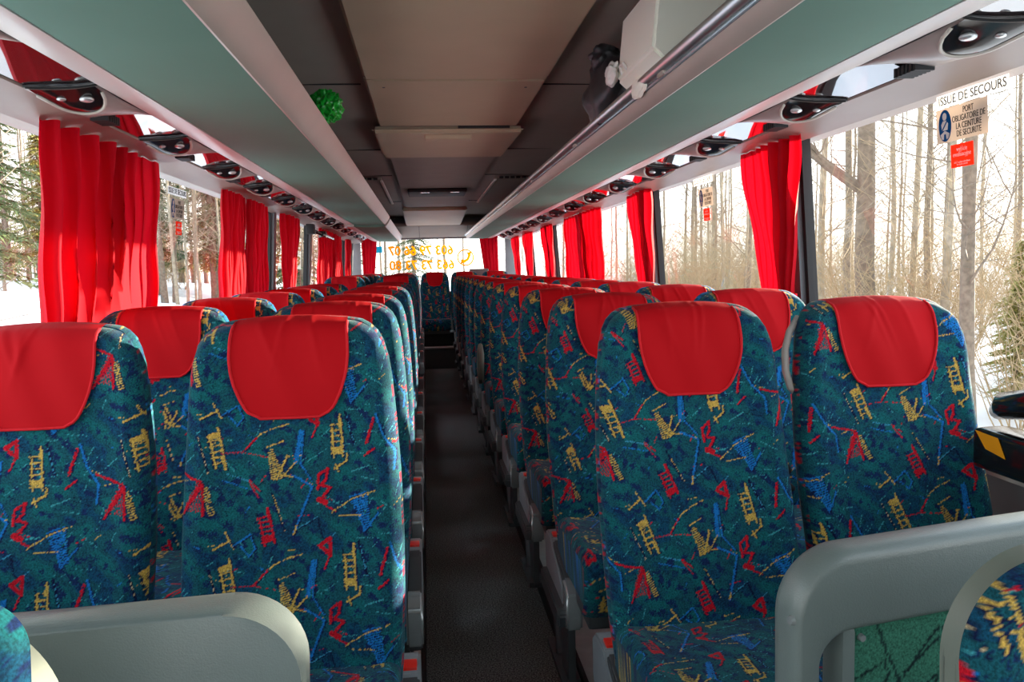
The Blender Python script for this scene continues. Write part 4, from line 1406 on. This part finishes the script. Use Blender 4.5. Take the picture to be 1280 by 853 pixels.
# single trees one can point to, right side: (ratio x/y, depth, proto, scale)
big = bare_thing(55, 14, .17, 'x', 'bark', low=.35, fork=(.3, (-.75, .25, .62), 3.6))
put(big, .585 * 12.5, 12.5, 'thick forked bare tree in the middle of the nearest right window', None, 1.0, 0.2)
NEAR_R = [(.730, 9.5, 2, .95, 'pale thick trunk right of the belt notice outside the nearest right window'),
          (.690, 11.5, 1, 1.0, 'slim bare tree between the belt notice and the pale thick trunk'),
          (.635, 13.0, 3, 1.2, 'thin mossy bare tree just right of the forked tree'),
          (.515, 14.5, 1, 1.1, 'slender bare tree left of the forked tree'),
          (.548, 18.0, 0, 1.1, 'distant slim tree just left of the forked tree'),
          (.612, 17.0, 1, 1.0, 'distant slim tree behind the forked tree on its right'),
          (.665, 16.0, 0, .9, 'distant slim tree under the belt notice')]
for rt, d, pi_, s, lab in NEAR_R: put(protos[pi_], rt * d, d, lab, None, s)
rg = random.Random(5)
cnt = 0
for k_ in range(105):          # forest right of the coach
    y = rg.uniform(9, 60); x = rg.uniform(7.5, 34)
    if x / y > .95: continue
    if x < 9 and y < 20: continue
    put(protos[rg.randrange(4)], x, y, 'slim bare forest tree standing right of the coach', 'bare trees right of the coach', rg.uniform(.75, 1.15))
for k_ in range(110):
    y = rg.uniform(9, 55); x = rg.uniform(6.5, 24)
    if x / y > .9: continue
    put(shr_p[rg.randrange(2)], x, y, 'brown leafless shrub in the woods right of the coach', 'shrubs right of the coach', rg.uniform(.8, 1.3))
for k_, (x, y, s, lab) in enumerate([(9.9, 12.4, .42, 'small yellowish conifer outside the nearest right window'), (8.9, 11.2, .36, 'small yellowish conifer close to the pale thick trunk')]):
    put(con_p[1], x, y, lab, None, s)
for x, y, s_ in ((8.0, 4.2, 1.0), (9.6, 3.0, .9)):  # unseen conifers added to keep direct sun off the guard and crew seat
    put(con_p[0], x, y, 'tall conifer added out of view to block sun, beyond the right edge of the frame', 'added sun-blocking conifers, right', s_)
# left side: snow clearing, conifers, brush
put(con_p[0], -8.2, 14.6, 'tall green conifer outside the left window beside the belt notice', None, 1.0)
put(con_p[0], -6.9, 12.4, 'green conifer at the left edge of the frame', None, .95)
put(con_p[1], -6.3, 15.6, 'yellowish young conifer below the belt notice in the left window', None, .52)
put(protos[1], -5.1, 9.6, 'leaning pale bare tree at the left edge of the frame', None, .7)
for k_ in range(110):
    y = rg.uniform(27, 62); x = -rg.uniform(.10, .60) * y
    if x > -3.2: continue
    put(protos[rg.randrange(4)], x, y, 'slim bare tree in the woods left of the coach', 'bare trees left of the coach', rg.uniform(.8, 1.25))
for k_ in range(14):
    y = rg.uniform(30, 52); x = -rg.uniform(.16, .55) * y
    put(con_p[rg.randrange(2)], x, y, 'conifer in the woods left of the coach', 'conifers left of the coach', rg.uniform(.9, 1.4))
for k_ in range(26):
    y = rg.uniform(34, 60); x = -rg.uniform(.12, .58) * y
    if x > -3.2: continue
    put(shr_p[rg.randrange(2)], x, y, 'brown leafless shrub left of the coach', 'shrubs left of the coach', rg.uniform(.9, 1.7))
for x, y in ((-6.0, 9.0), (-6.6, 10.2), (-4.9, 8.6)):
    put(shr_p[1], x, y, 'brown leafless shrub just outside the front left window', 'shrubs by the front left window', .8)
# behind the coach
for k_ in range(26):
    y = rg.uniform(38, 75); x = rg.uniform(-9, 9)
    put(protos[rg.randrange(4)], x, y, 'bare tree seen through the rear window', 'trees behind the coach', rg.uniform(.8, 1.3))
put(con_p[0], -3.6, 38, 'left snowy conifer seen through the rear window', None, .8)
put(con_p[0], -.6, 45, 'middle conifer seen through the rear window', None, .9)
print('objects', len(C.objects))
